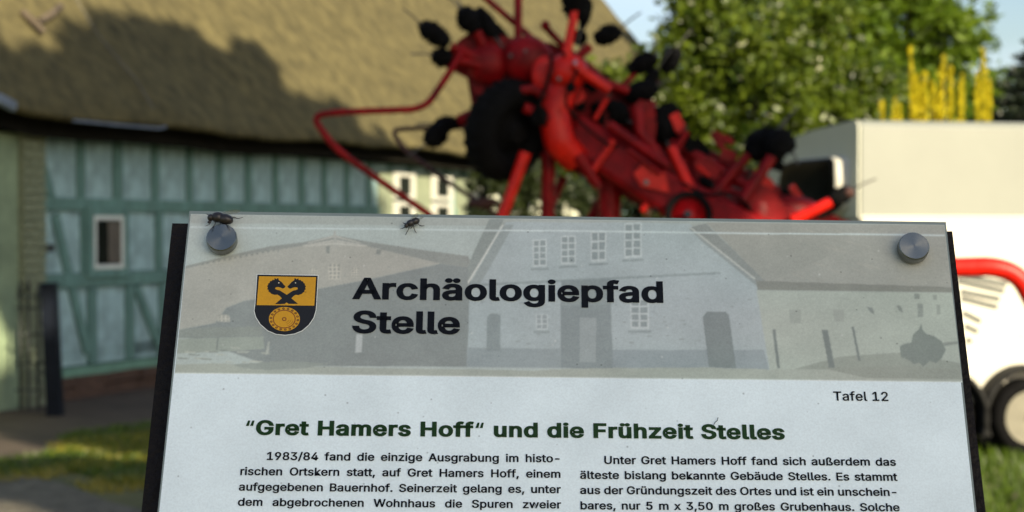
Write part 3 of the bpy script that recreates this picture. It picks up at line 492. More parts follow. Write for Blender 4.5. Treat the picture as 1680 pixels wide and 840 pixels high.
's':(365,['182,-8 145,-5 112,3 84,18 62,38 45,63 36,94 94,107 105,79 124,60 150,49 181,45 217,50 244,62 262,81 268,103 265,121 254,136 237,147 212,155 149,170 104,186 72,208 53,237 47,274 51,305 65,332 87,354 115,370 149,381 187,384 223,381 254,372 279,358 299,339 314,316 324,290 268,277 258,298 243,316 219,328 187,333 156,329 131,317 114,299 109,277 112,258 124,243 144,232 172,223 229,209 275,194 306,171 325,142 331,107 326,75 312,47 290,24 260,6 223,-5']),
't':(227,['204,379 204,327 6,327 6,379', '65,471 126,471 126,98 128,76 136,61 150,53 170,50 185,51 202,54 213,2 203,-1 192,-3 180,-4 168,-4 125,2 92,21 72,52 65,93']),
'u':(410,['182,-5 146,-1 115,11 89,31 69,59 57,95 53,139 53,379 114,379 114,144 119,105 137,75 164,56 200,50 226,53 249,62 268,77 283,97 293,122 296,153 296,379 357,379 357,0 298,0 298,92 307,92 286,47 257,17 222,0']),
'w':(567,['138,0 23,379 87,379 133,214 143,177 154,137 165,91 175,41 165,41 175,90 186,135 196,176 206,214 252,379 316,379 362,214 371,176 382,136 392,91 402,41 391,41 402,90 413,135 423,176 434,214 480,379 545,379 429,0 368,0 319,172 312,198 305,225 297,252 291,280 284,309 277,338 291,338 284,309 277,280 270,252 263,225 255,198 248,172 199,0']),
'x':(378,['21,0 171,218 171,171 29,379 100,379 147,306 164,279 179,253 193,229 207,206 175,206 190,229 202,253 216,279 233,306 282,379 352,379 209,169 209,214 358,0 287,0 231,85 214,112 200,136 187,159 173,182 205,182 191,159 178,136 165,112 148,85 91,0']),
'z':(380,['42,0 42,46 254,320 254,323 48,323 48,379 333,379 333,331 126,60 126,56 339,56 339,0']),
'ß':(441,['122,362 122,0 60,0 60,362 63,398 70,429 82,456 99,477 143,506 197,516 229,512 260,503 289,486 312,463 327,432 332,393 330,370 325,351 317,335 309,322 300,310 292,299 287,287 285,272 288,256 297,241 311,228 327,215 344,202 362,188 378,171 391,152 400,129 403,100 399,69 386,42 366,21 340,6 307,-4 269,-7 237,-5 207,1 182,10 164,20 187,74 201,66 217,58 238,52 265,50 297,53 321,64 337,81 342,104 339,123 330,139 316,153 300,167 282,180 264,194 248,209 235,227 226,247 223,272 224,291 230,306 238,318 247,329 256,341 264,353 270,368 272,388 266,420 250,442 226,455 197,459 164,453 141,435 127,405']),
'ä':(389,['160,-9 126,-5 94,5 68,22 48,45 35,73 30,108 34,138 43,161 58,179 78,193 100,203 125,211 152,216 178,220 209,224 234,227 252,230 265,235 273,243 276,255 276,257 273,279 267,297 256,311 240,322 220,329 196,331 171,329 149,322 132,313 118,301 107,288 100,274 41,291 57,322 79,346 104,364 133,375 163,382 194,384 215,383 239,379 263,372 286,360 306,343 322,320 333,290 337,251 337,0 277,0 277,52 272,52 264,38 252,25 236,12 215,1 190,-6', '170,45 202,49 228,59 248,74 263,93 272,115 276,138 276,190 259,182 246,179 231,176 216,173 200,171 186,169 175,168 154,164 134,159 117,150 103,139 95,124 92,105 94,87 102,72 114,61 130,52 149,47', '261,443 246,446 233,455 224,468 221,483 224,499 233,512 246,520 261,523 277,520 290,512 299,499 301,483 299,468 290,455 277,446', '117,443 102,446 89,455 80,468 77,483 80,499 89,512 102,520 117,523 133,520 146,512 155,499 158,483 155,468 146,455 133,446']),
'ü':(410,['182,-5 146,-1 115,11 89,31 69,59 57,95 53,139 53,379 114,379 114,144 119,105 137,75 164,56 200,50 226,53 249,62 268,77 283,97 293,122 296,153 296,379 357,379 357,0 298,0 298,92 307,92 286,47 257,17 222,0', '277,443 261,446 248,455 239,468 236,483 239,499 248,512 261,520 277,523 292,520 305,512 314,499 317,483 314,468 305,455 292,446', '133,443 118,446 104,455 96,468 93,483 96,499 104,512 118,520 133,523 149,520 162,512 170,499 173,483 170,468 162,455 149,446']),
'“':(300,['52,318 104,509 151,509 121,318', '175,318 228,509 274,509 244,318']),
}
bc = Vector((.02, .9, 1.45)) + SUN * 22
tree('unseen_board_shade_tree', (bc.x + .3, bc.y - .2, 0), [(tuple(bc), (1.1, 1.1, 1.1), 3), (tuple(bc + Vector((.5, -.3, 1.2))), (.8, .8, 1), 1), (tuple(bc + Vector((-.7, .3, -.5))), (.7, .7, .7), 1.3), (tuple(bc + Vector((.8, .2, -.4))), (.7, .7, .7), 1.3)], 22000, .11, M_['leafF'], 'leafy tree behind the camera shading the information board', 'tree', tr=.12)

# ================================================================== HORSE TRAILER
TA = math.radians(12); T0 = Vector((2.36, 12.35, 0)); TX = Vector((math.cos(TA), math.sin(TA), 0)); TY = Vector((-math.sin(TA), math.cos(TA), 0))
tr = empty('horse_trailer', T0, TA, 'white and cream horse trailer with black front window parked on the grass', 'trailer')
def hit(px, py, o, n): r = ray(px, py); return CAM + r * ((o - CAM).dot(n) / r.dot(n)) - T0
def tsd(px, py, y=0): q = hit(px, py, T0 + TY * y, TY); return q.dot(TX), q.z
def tfr(px, py, x=0): q = hit(px, py, T0 + TX * x, TX); return q.dot(TY), q.z
zb = tsd(1500, 357)[1]; LEN = 3.9
prof = [tfr(*p) for p in ((1262, 300), (1266, 275), (1272, 258), (1283, 243), (1300, 229), (1338, 214), (1380, 204))]
yf = prof[0][0]
prof = [(yf, zb)] + prof + [(.10, 2.286), (.045, 2.28), (.012, 2.262), (0, 2.235), (0, zb)]
q = MB()
def row(x, k=1.0, dz=0): return [(x, y if k == 1 else .85 + (y - .85) * k, z if k == 1 else zb + (z - zb) * k) for y, z in prof]
q.grid([row(.02, .985), row(0.0, .975)][:0] + [row(0), row(LEN)], smooth=False)
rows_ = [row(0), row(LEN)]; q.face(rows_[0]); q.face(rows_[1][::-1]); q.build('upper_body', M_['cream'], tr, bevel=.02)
M_['creamlift'] = mat('brightened_cream_front', (.52, .53, .44), .45, var=.05, scale=1.5)  # cream brightened in colour to lift the unlit front
q = MB(); fr_ = [(-.012, y, z) for y, z in prof]; q.prism(fr_, (-.012, 0, 0)); q.build('front_lift_sheet', M_['creamlift'], tr, bevel=.012)  # thin sheet added over the front to carry the brightened colour
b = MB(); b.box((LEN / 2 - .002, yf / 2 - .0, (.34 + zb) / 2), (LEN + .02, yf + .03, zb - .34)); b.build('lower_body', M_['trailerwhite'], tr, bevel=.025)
b = MB(); b.box((LEN / 2, yf / 2, .31), (LEN - .1, yf - .1, .1)); b.build('chassis', M_['black'], tr)
# black bubble window in the front
wp = [tfr(*p, -.04) for p in ((1293, 332), (1297, 292), (1305, 268), (1322, 262), (1360, 259), (1384, 257), (1390, 264), (1391, 300), (1388, 340), (1378, 352), (1340, 356), (1302, 352))]
ins = Vector((sum(p[0] for p in wp) / len(wp), sum(p[1] for p in wp) / len(wp)))
b = MB(); loops = []
for x, k in ((.0, 1.0), (-.10, 1.0), (-.125, .975), (-.13, .93)): loops.append([(x, ins.x + (p[0] - ins.x) * k, ins.y + (p[1] - ins.y) * k) for p in wp])
b.grid(loops, closed_u=True); b.build('window_frame', M_['trailerwhite'], tr)
b = MB(); loops = []
for x, k in ((-.115, .985), (-.14, .95), (-.155, .85), (-.17, .5), (-.175, .02)): loops.append([(x, ins.x + (p[0] - ins.x) * k, ins.y + (p[1] - ins.y) * k) for p in wp])
b.grid(loops, closed_u=True); b.face(loops[-1]); b.build('window', M_['bubble'], tr)
# rail trim between the two body colours
b = MB(); b.box((LEN / 2, -.022, zb), (LEN + .03, .012, .022)); b.build('trim_strip', M_['trailerwhite'], tr)
# wheels with mudguards
def wheel(xc):
    R = .262; y0 = -.13; b = MB(); b.lathe((xc, y0 + .17, R), (0, -1, 0), [(0, R * .8), (.02, R * .96), (.06, R), (.14, R), (.175, R * .965), (.19, R * .85), (.186, R * .72), (.17, R * .66)], 40, cap=False); w_ = b.build('wheel', M_['rubber'], tr)
    b = MB(); b.lathe((xc, y0 - .01, R), (0, 1, 0), [(-.012, R * .70), (-.004, R * .66), (.03, R * .60), (.05, R * .56), (.045, R * .42), (.03, R * .36), (.035, R * .2), (-.01, R * .17), (-.02, R * .12), (-.02, .002)], 40); b.build('rim', M_['rim'], w_)
    for k in range(10):
        a = k * math.tau / 10; b = MB(); b.ell((xc + math.cos(a) * R * .5, y0 + .033, R + math.sin(a) * R * .5), .014, .004, .012, n=8, m=5); b.build('rim_slot', M_['black'], w_)
    b = MB(); Ro, Ri = .352, .318; rows = []
    for i in range(29):
        a = math.pi * (-.12 + 1.24 * i / 28); c_, s_ = math.cos(a), math.sin(a)
        rows.append([(xc + c_ * r, y, R + .005 + s_ * r) for r, y in ((Ri, .0), (Ri, -.17), (Ri + .006, -.185), (Ro - .006, -.185), (Ro, -.17), (Ro, .0))])
    b.grid(rows, closed_u=True); b.face(rows[0]); b.face(rows[-1][::-1]); b.build('mudguard', M_['arch'], tr)
    b = MB(); b.lathe((xc, -.004, R), (0, -1, 0), [(0, .33), (.001, .33)], 32); b.build('wheel_well', M_['black'], tr)
xw = tsd(1688, 690, -.13)[0]
wheel(xw); wheel(xw - .66)
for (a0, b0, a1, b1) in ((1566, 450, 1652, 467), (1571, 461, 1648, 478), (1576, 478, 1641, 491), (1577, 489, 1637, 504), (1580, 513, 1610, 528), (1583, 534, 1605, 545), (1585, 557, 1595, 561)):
    (xa, za), (xb, z2) = tsd(a0, b0, -.022), tsd(a1, b1, -.022); b = MB(); b.bar((xa, -.019, za), (xb, -.019, z2), .034, .002, up=(0, 1, 0)); b.build('slanted_stripe', M_['grey_stripe'], tr)  # thin dark grey slanted bars on the trailer side
for px, py, r_ in ((1676, 552, .012), (1668, 578, .010)):
    x_, z_ = tsd(px, py, -.02); b = MB(); b.ell((x_, -.018, z_), r_ * 1.4, .004, r_, n=8, m=5); b.build('catch', M_['lead'], tr)
b = MB(); b.tube([(-.0, yf / 2 - .5, .33), (-1.1, yf / 2, .36)], .035); b.tube([(-.0, yf / 2 + .5, .33), (-1.1, yf / 2, .36)], .035); b.tube([(-.9, yf / 2, .36), (-1.35, yf / 2, .38)], .04); b.tube([(-1.0, yf / 2 + .05, .0), (-1.0, yf / 2 + .05, .5)], .025); b.build('drawbar', M_['arch'], tr)

# ================================================================== RED ROTARY TEDDER (folded)
YT = 7.6; tb = P(1010, 375, YT); TB = Vector((tb.x, YT, 0))
td = empty('rotary_tedder', TB, 0, 'red rotary hay tedder with folded rotors, black tine holders and bent guard tubes', 'farm machine')
def T(px, py, dy=0): return P(px, py, YT + dy)
def tk(px): return px * YT / F
def tub(name, pts, rpx, m='red', par=None, rad=0, n=10):
    b = MB(TB); p = [T(*q) for q in pts]; p = fillet(p, rad) if rad else p; b.tube(p, [tk(r) for r in rpx] if hasattr(rpx, '__len__') else tk(rpx), n); return b.build(name, M_[m], par or td)
def plate(name, pts, th, m='red', par=None, bev=.006):
    b = MB(TB); b.prism([T(*q) for q in pts], (0, th, 0)); return b.build(name, M_[m], par or td, bevel=bev)
def dome(name, px, py, dy, rx, ry, m='red', rd=None, par=None, jit=0):
    b = MB(TB); b.ell(T(px, py, dy), tk(rx), tk(rd or (rx + ry) / 2), tk(ry), jit=jit); return b.build(name, M_[m], par or td)
def bolt(px, py, dy, r=4, m='steel'):
    b = MB(TB); c = T(px, py, dy); b.lathe(c, (0, -1, .2), [(0, tk(r)), (tk(r) * .8, tk(r)), (tk(r), tk(r) * .7)], 6, smooth=False); return b.build('bolt', M_[m], td)
# guard tubes
tub('guard_tube', [(760, 80, -.1), (738, 118, -.15), (697, 179, -.3), (552, 184, -.35), (512, 190, -.35), (548, 243, -.35), (640, 308, -.3), (712, 357, -.2), (760, 400, -.1)], 5.6, 'red', rad=.075, n=12)
tub('guard_tube', [(770, 208, .2), (668, 211, .25), (643, 214, .25), (660, 243, .2), (720, 288, .15), (800, 342, .05), (850, 380, .0)], 4, 'rust', rad=.05)
dome('rubber_foot', 792, 333, .0, 26, 9, 'rust', rd=9, jit=.12)
tub('guard_tube', [(1440, 442, -.85), (1632, 437, -.9), (1672, 452, -.9), (1704, 510, -.9), (1730, 640, -.9), (1735, 1040, -.9)], 14.4, 'litred', rad=.16, n=16)
# head-frame bars at the top
tub('frame_bar', [(770, -30, .1), (800, 0, .1), (872, 62, .1), (960, 128, .15)], 5.5)
tub('frame_bar', [(850, -60, .05), (850, 70, .0)], [8, 6.5])
tub('frame_bar', [(893, 42, .05), (915, 66, .05), (985, 132, .1), (1075, 180, .1)], 6)
dome('bar_end', 895, 42, .02, 8, 9)
# upper left rotor: hood, gear domes, tine arms
plate('rotor_plate', [(752, 66), (772, 52), (800, 46), (832, 62), (868, 58), (905, 84), (905, 128), (882, 152), (845, 150), (812, 162), (783, 158), (765, 126), (728, 108), (722, 88), (742, 80)], .07)
plate('rotor_plate', [(765, 120, .06), (800, 100, .06), (850, 110, .06), (862, 160, .06), (820, 185, .06), (776, 186, .06), (770, 150, .06)], .12)
dome('gear_housing', 865, 98, -.04, 42, 40, rd=30)
dome('gear_housing', 800, 105, -.03, 34, 34, rd=22)
dome('guard_disc', 893, 124, -.11, 21, 32, 'litred', rd=7)
def clamp(px, py, ax, ay, L_=44, W_=26, dy=0, par=None, tine=None, dt=0):
    """black rubber-and-coil tine holder, long axis (ax, ay) in the picture plane"""
    b = MB(TB); c = T(px, py, dy); a = (T(px + ax, py + ay, dy + dt) - c).normalized(); L2, W2 = tk(L_) / 2, tk(W_) / 2
    pr = [(-L2, W2 * .45), (-L2 * .9, W2 * .7)]
    for k in range(7): e_ = math.sqrt(max(0, 1 - (((k + .5) / 7 - .5) * 1.75) ** 2)); pr += [(-L2 * .85 + 1.7 * L2 * (k + .3) / 7, W2 * (1.14 * e_ + .06)), (-L2 * .85 + 1.7 * L2 * (k + .8) / 7, W2 * (1.0 * e_ + .02))]
    pr += [(L2 * .92, W2 * .42), (L2, W2 * .2)]
    b.lathe(c, a, pr, 14); b.v = [tuple(Vector(v) + Vector((random.uniform(-1, 1), random.uniform(-1, 1), random.uniform(-1, 1))) * W2 * .13) for v in b.v]
    if not tine: tine = [(px + ax * 5.2 + random.uniform(-8, 8), py + ay * 5.2 + random.uniform(-8, 8))]
    o = b.build('tine_holder', M_['rubber'], par or td)
    if tine:
        for k, (tx, ty) in enumerate(tine):
            q = MB(TB); s = c + a * L2 * .8 + Vector((0, (k - .5) * .03, 0)); e = T(tx, ty, dy + (k - .5) * .05); q.tube([s, s.lerp(e, .5) + Vector((0, -.006, .004)), e], [.0042, .004, .0032], 6); q.build('tine', M_['steel'], o)
    return o
def arm(p0, p1, r, cl=None, m='red'):
    o = tub('tine_arm', [p0, p1], [r, r * .85], m, n=12)
    if cl: clamp(par=o, **cl)
    return o
arm((800, 105, -.05), (740, 76, -.1), 9, dict(px=712, py=55, ax=-10, ay=-7, L_=58, W_=31, dy=-.12, tine=[(661, 14)]))
arm((805, 100, -.02), (782, 52, -.05), 9, dict(px=768, py=32, ax=-6, ay=-9, L_=46, W_=34, dy=-.05, tine=[(722, -16), (745, -18)]))
arm((810, 100, .02), (806, 56, 0), 9, dict(px=800, py=40, ax=5, ay=8, L_=62, W_=26, dy=0))
arm((800, 110, -.05), (748, 98, -.1), 9, dict(px=724, py=94, ax=-9, ay=-2, L_=34, W_=30, dy=-.1))
arm((830, 165, .05), (752, 199, 0), 12, dict(px=716, py=222, ax=-8, ay=8, L_=46, W_=34, dy=0))
clamp(733, 203, -9, 1, 44, 24, .03); clamp(822, 62, 6, 9, 66, 22, .06)
# black transport wheel
ax_w = (cam2w((.74 * .94, -.74 * .33, 0)) + Vector((0, -.67, 0))).normalized()
wc = T(832, 214, -.12); b = MB(TB); Rw, rw = .148, .062; b.torus(wc, ax_w, Rw, rw, 40, 16, 1.15); wh = b.build('wheel', M_['rubber'], td)
b = MB(TB); b.lathe(wc, ax_w, [(-.04, Rw * .75), (-.02, Rw * .78), (.01, Rw * .62), (.035, Rw * .55), (.04, .05), (.07, .045), (.075, .03)], 24); b.build('rim', M_['rubber'], wh)
b = MB(TB)
for k in range(26):
    a = k * math.tau / 26; x = ax_w.orthogonal().normalized(); y = ax_w.cross(x); d = x * math.cos(a) + y * math.sin(a); t_ = ax_w.cross(d)
    b.box(wc + d * (Rw + rw * .99), (.006, .075, .016), Matrix((d, ax_w, t_)).transposed())
b.build('tread', M_['rubber'], wh)
tub('wheel_fork', [(860, 176, -.2), (905, 196, -.18), (930, 215, -.1)], 9)
tub('wheel_fork', [(842, 150, -.18), (875, 146, -.2), (905, 165, -.15)], 8)
dome('wheel_hub', 884, 190, -.2, 15, 17, 'rubber', rd=10)
# centre gearbox and its bright arms
dome('gearbox', 930, 118, -.16, 34, 30, 'litred', rd=26)
arm((925, 112, -.18), (943, 18, -.18), 8.5, dict(px=944, py=2, ax=-1, ay=-10, L_=60, W_=42, dy=-.15), 'litred')
clamp(961, 25, -3, 10, 50, 16, -.05)
arm((932, 108, -.1), (968, 76, -.08), 9, dict(px=997, py=57, ax=10, ay=-4, L_=46, W_=30, dy=-.05, tine=[(1052, 20)]))
clamp(951, 62, 2, 8, 26, 24, .0)
arm((938, 106, -.22), (1000, 148, -.2), 9, None, 'litred')
arm((944, 116, -.1), (1030, 150, -.05), 8)
bolt(944, 103, -.27, 4, 'lead'); bolt(936, 145, -.24, 9, 'rubber'); bolt(917, 130, -.27, 4)
tub('hydraulic_hose', [(903, 92, -.2), (906, 110, -.24), (892, 150, -.25), (882, 178, -.25), (895, 205, -.2)], 3.2, 'rubber', rad=.05)
tub('hydraulic_hose', [(948, 112, -.26), (935, 140, -.27), (925, 170, -.25), (950, 200, -.2), (1000, 240, -.2)], 2.6, 'rubber', rad=.05)
tub('upright_housing', [(925, 135, -.12), (908, 185, -.14), (918, 235, -.14), (945, 262, -.1)], [26, 25, 26, 24], 'litred', rad=.03, n=20)
plate('side_plate', [(882, 200, -.02), (915, 185, -.02), (950, 235, -.02), (905, 262, -.02), (868, 255, -.02), (872, 232, -.02)], .05)
# main beam
b = MB(TB); b.bar(T(935, 215, -.02), T(1130, 342, -.12), .17, .17, up=(0, 1, 0)); b.bar(T(1110, 318, -.12), T(1290, 410, -.25), .14, .15, up=(0, 1, 0)); b.build('main_beam', M_['red'], td, bevel=.03)
for px, py in ((985, 262), (1072, 318)):
    b = MB(TB); b.bar(T(px, py, -.06), T(px + 9, py + 6, -.065), .185, .2, up=(0, 1, 0)); b.build('collar', M_['litred'], td, bevel=.01)
plate('bracket', [(1060, 262, -.2), (1092, 285, -.2), (1098, 316, -.2), (1052, 306, -.2), (1040, 285, -.2)], .03, 'litred')
tub('push_rod', [(1000, 205, -.16), (1095, 272, -.2)], 8)
tub('push_rod', [(1030, 245, -.22), (1085, 285, -.22)], 4)
tub('strut', [(862, 250, -.2), (828, 345, -.2), (820, 370, -.2)], [10, 9, 9], 'litred')
tub('strut', [(948, 255, -.15), (983, 308, -.15)], [12, 8])
tub('strut', [(925, 290, .1), (888, 372, .1)], 8); tub('strut', [(985, 330, .1), (960, 380, .1)], 9)
plate('bracket', [(1032, 180, -.05), (1050, 163, -.05), (1072, 168, -.05), (1078, 200, -.05), (1074, 232, -.05), (1045, 225, -.05)], .05)
tub('pivot_arm', [(1045, 175, -.1), (1048, 215, -.12), (1088, 262, -.12)], 9)
clamp(1013, 186, 9, 7, 42, 36, -.05); clamp(985, 190, 4, 9, 46, 26, -.04)
# third rotor behind
arm((1035, 175, .1), (1082, 132, .12), 6, dict(px=1101, py=98, ax=5, ay=-9, L_=46, W_=30, dy=.12), 'rust')
arm((1015, 150, .1), (1042, 120, .12), 6, dict(px=1055, py=104, ax=8, ay=-4, L_=54, W_=30, dy=.12, tine=[(1074, 60)]))
clamp(1052, 150, 10, -3, 58, 34, .05); clamp(1068, 128, 6, -8, 40, 20, .1)
dome('gear_housing', 1055, 190, .06, 30, 26, rd=22)
# fourth rotor: holders at 1095..1125, 190..250
clamp(1088, 205, 2, 10, 60, 30, -.02); clamp(1110, 212, 4, 10, 56, 30, .04); clamp(1122, 232, 3, 9, 50, 24, .1); clamp(1098, 186, 2, 9, 36, 34, .05)
arm((1140, 325, -.2), (1101, 242, -.16), 9, None, 'litred')
arm((1150, 330, -.05), (1120, 262, -.02), 8)
# right body
plate('hood_plate', [(1135, 238, .06), (1160, 245, .06), (1215, 278, .06), (1262, 290, .06), (1262, 308, .06), (1330, 336, .06), (1395, 364, .06), (1395, 420, .06), (1150, 420, .06), (1120, 330, .06), (1112, 280, .06)], .06)
tub('frame_bar', [(1100, 235, -.02), (1165, 268, -.05), (1300, 352, -.12), (1380, 400, -.15)], 9)
tub('frame_bar', [(1118, 290, -.05), (1190, 330, -.1), (1290, 395, -.15)], 11)
tub('frame_bar', [(1138, 238, .1), (1215, 283, .1), (1275, 312, .1)], 8)
tub('frame_bar', [(1160, 335, -.16), (1212, 268, -.1)], 8)
dome('gear_housing', 1175, 330, -.08, 50, 34, rd=26); dome('gear_housing', 1245, 352, -.2, 26, 40, rd=20); dome('gear_housing', 1290, 350, -.05, 60, 30, rd=26)
b = MB(TB); b.torus(T(1130, 352, -.26), (0, -1, .1), tk(33), tk(5), 30, 8); b.build('hub_ring', M_['rubber'], td)
b = MB(TB); b.lathe(T(1130, 356, -.24), (0, -1, .1), [(0, tk(28)), (.01, tk(27)), (.02, tk(12)), (.035, tk(11)), (.04, .004)], 24); b.build('hub', M_['red'], td); bolt(1128, 352, -.3, 7, 'blackpost')
arm((1168, 322, -.1), (1228, 254, -.1), 10, dict(px=1252, py=236, ax=8, ay=-8, L_=58, W_=44, dy=-.1, tine=[(1313, 172)]), 'red')
arm((1218, 330, -.24), (1266, 258, -.2), 10.5, dict(px=1276, py=238, ax=3, ay=-9, L_=52, W_=40, dy=-.18), 'red')
clamp(1290, 232, 4, 8, 40, 26, -.1); clamp(1240, 226, -8, 4, 36, 22, -.04)
arm((1300, 362, -.3), (1364, 331, -.32), 10, dict(px=1380, py=321, ax=10, ay=-5.5, L_=40, W_=24, dy=-.32, tine=[(1438, 293)]), 'litred')
dome('tine_cap', 1392, 316, -.33, 10, 9, 'rust'); clamp(1354, 346, 9, -4, 60, 16, -.27)
for px, py, dy in ((1242, 305, -.22), (1259, 316, -.22), (1165, 300, -.15), (1200, 300, -.05), (1075, 345, -.2), (1060, 300, -.26), (1150, 292, -.12), (1190, 345, -.2), (838, 92, -.1), (862, 84, -.12), (772, 92, -.06), (925, 90, -.2), (1010, 240, -.14)):
    bolt(px, py, dy, random.choice((3, 4, 5)), random.choice(('steel', 'rubber')))
plate('bracket', [(1222, 352, -.24), (1236, 300, -.24), (1262, 306, -.24), (1300, 352, -.24), (1290, 380, -.24)], .02)
plate('bracket', [(1138, 262, -.08), (1168, 258, -.08), (1186, 292, -.08), (1166, 318, -.08), (1142, 300, -.08)], .03)
clamp(1160, 300, 8, 5, 26, 18, -.12); clamp(1190, 304, 6, 3, 22, 14, -.1)
tub('hydraulic_hose', [(1120, 300, -.2), (1160, 322, -.24), (1200, 315, -.26), (1235, 340, -.26), (1230, 380, -.2)], 2.6, 'rubber', rad=.05)
# dense inner works: back plates, gussets, clevises and fasteners
plate('gear_casing', [(800, 60, .12), (905, 70, .12), (965, 100, .12), (1010, 140, .12), (1075, 165, .12), (1100, 230, .12), (1135, 250, .12), (1120, 320, .12), (1000, 285, .12), (950, 250, .12), (880, 250, .12), (850, 200, .12), (800, 190, .12), (775, 130, .12)], .05)
plate('gear_casing', [(905, 200, .02), (985, 200, .02), (1090, 262, .02), (1160, 300, .02), (1180, 380, .02), (1060, 345, .02), (985, 300, .02), (925, 275, .02)], .05)
for i in range(30):
    u = random.random(); cx_, cy_ = 900 + u * 420, 150 + u * 190 + random.uniform(-55, 40); w_, h_ = random.uniform(9, 22), random.uniform(5, 12); a = random.uniform(.2, 1.2); dy = random.uniform(-.1, .0)
    c2, s2 = math.cos(a), math.sin(a); plate('bracket', [(cx_ + x * c2 - y * s2, cy_ + x * s2 + y * c2, dy) for x, y in ((-w_, -h_), (w_ * .6, -h_), (w_, -h_ * .3), (w_ * .9, h_), (-w_, h_ * .8))], random.uniform(.015, .05), random.choice(('red', 'red', 'red', 'litred', 'rubber')), bev=.004)
for i in range(9):
    u = random.random(); cx_, cy_ = 930 + u * 330, 160 + u * 160 + random.uniform(-30, 30); L_ = random.uniform(25, 60); a = random.choice((.55, .7, 2.1, 1.9)); dy = random.uniform(-.2, -.05)
    tub('link_rod', [(cx_ - math.cos(a) * L_ / 2, cy_ - math.sin(a) * L_ / 2, dy), (cx_ + math.cos(a) * L_ / 2, cy_ + math.sin(a) * L_ / 2, dy)], random.uniform(3, 6), random.choice(('red', 'litred', 'rust')))
plate('rotor_plate', [(790, 150, -.02), (850, 140, -.02), (900, 130, -.02), (905, 180, -.02), (860, 200, -.02), (800, 210, -.02), (775, 190, -.02)], .06)
# what carries it: mast, cross frame, ground wheels (hidden behind the board)
zc = T(1000, 300).z
b = MB(TB); b.tube([T(1000, 270, .0), T(1000, 420, .0), (TB.x, YT, .35)], .05, 12); b.tube([(TB.x - .9, YT, .32), (TB.x + .9, YT, .32)], .04, 12); b.tube([T(1240, 380, -.1), (TB.x + .5, YT, .34)], .035); b.tube([T(900, 250, -.05), (TB.x - .3, YT, .36)], .03); b.tube([T(1440, 442, -.85), T(1400, 460, -.5), T(1290, 400, -.25)], .032); b.tube([T(760, 400, -.1), (TB.x - .5, YT, .34)], .016); b.build('carrying_frame', M_['red'], td)
for sgn in (-1, 1):
    c_ = Vector((TB.x + sgn * .85, YT, .24)); b = MB(TB); b.torus(c_, (1, 0, 0), .17, .07, 32, 12); w_ = b.build('wheel', M_['rubber'], td)
    b = MB(TB); b.lathe(c_, (1, 0, 0), [(-.05, .12), (0, .11), (.05, .12)], 20); b.build('rim', M_['red'], w_)

# ================================================================== INFORMATION BOARD
r_ = Vector((60, -.82, 1)).normalized(); u_ = Vector((.065, (420 + 5650) / F, 1)).normalized(); u_ = (u_ - r_ * u_.dot(r_)).normalized()
R_, U_ = cam2w(r_), cam2w(u_); N_ = R_.cross(U_)           # right, up, towards the viewer
PO = CAM + ray(312, 350) * 1.0
def pl_raw(px, py, o): r = ray(px, py); return CAM + r * ((o - CAM).dot(N_) / r.dot(N_))
kk = .42 / (pl_raw(1550, 368, PO) - PO).length; PO = CAM + ray(312, 350) * kk
def Q(px, py, h=0): return pl_raw(px, py, PO + N_ * h)
fd = -((Q(900, 600) - CAM).dot(cam2w((0, 0, -1)))); cd.dof.focus_distance = fd
SB = Vector((Q(930, 600).x, Q(930, 600).y + .05, 0))
sg = empty('information_board', SB, 0, 'tilted printed information board under acrylic, in front of everything', 'sign')
def lin(c): return tuple((v / 255 / 12.92) if v <= 10.3 else ((v / 255 + .055) / 1.055) ** 2.4 for v in c)
PAPER = (171, 195, 201); pap = lin(PAPER)
PALB = (.80, .90, .93)
def alb(c): return tuple(min(.95, p * a / b) for a, b, p in zip(lin(c), pap, PALB))
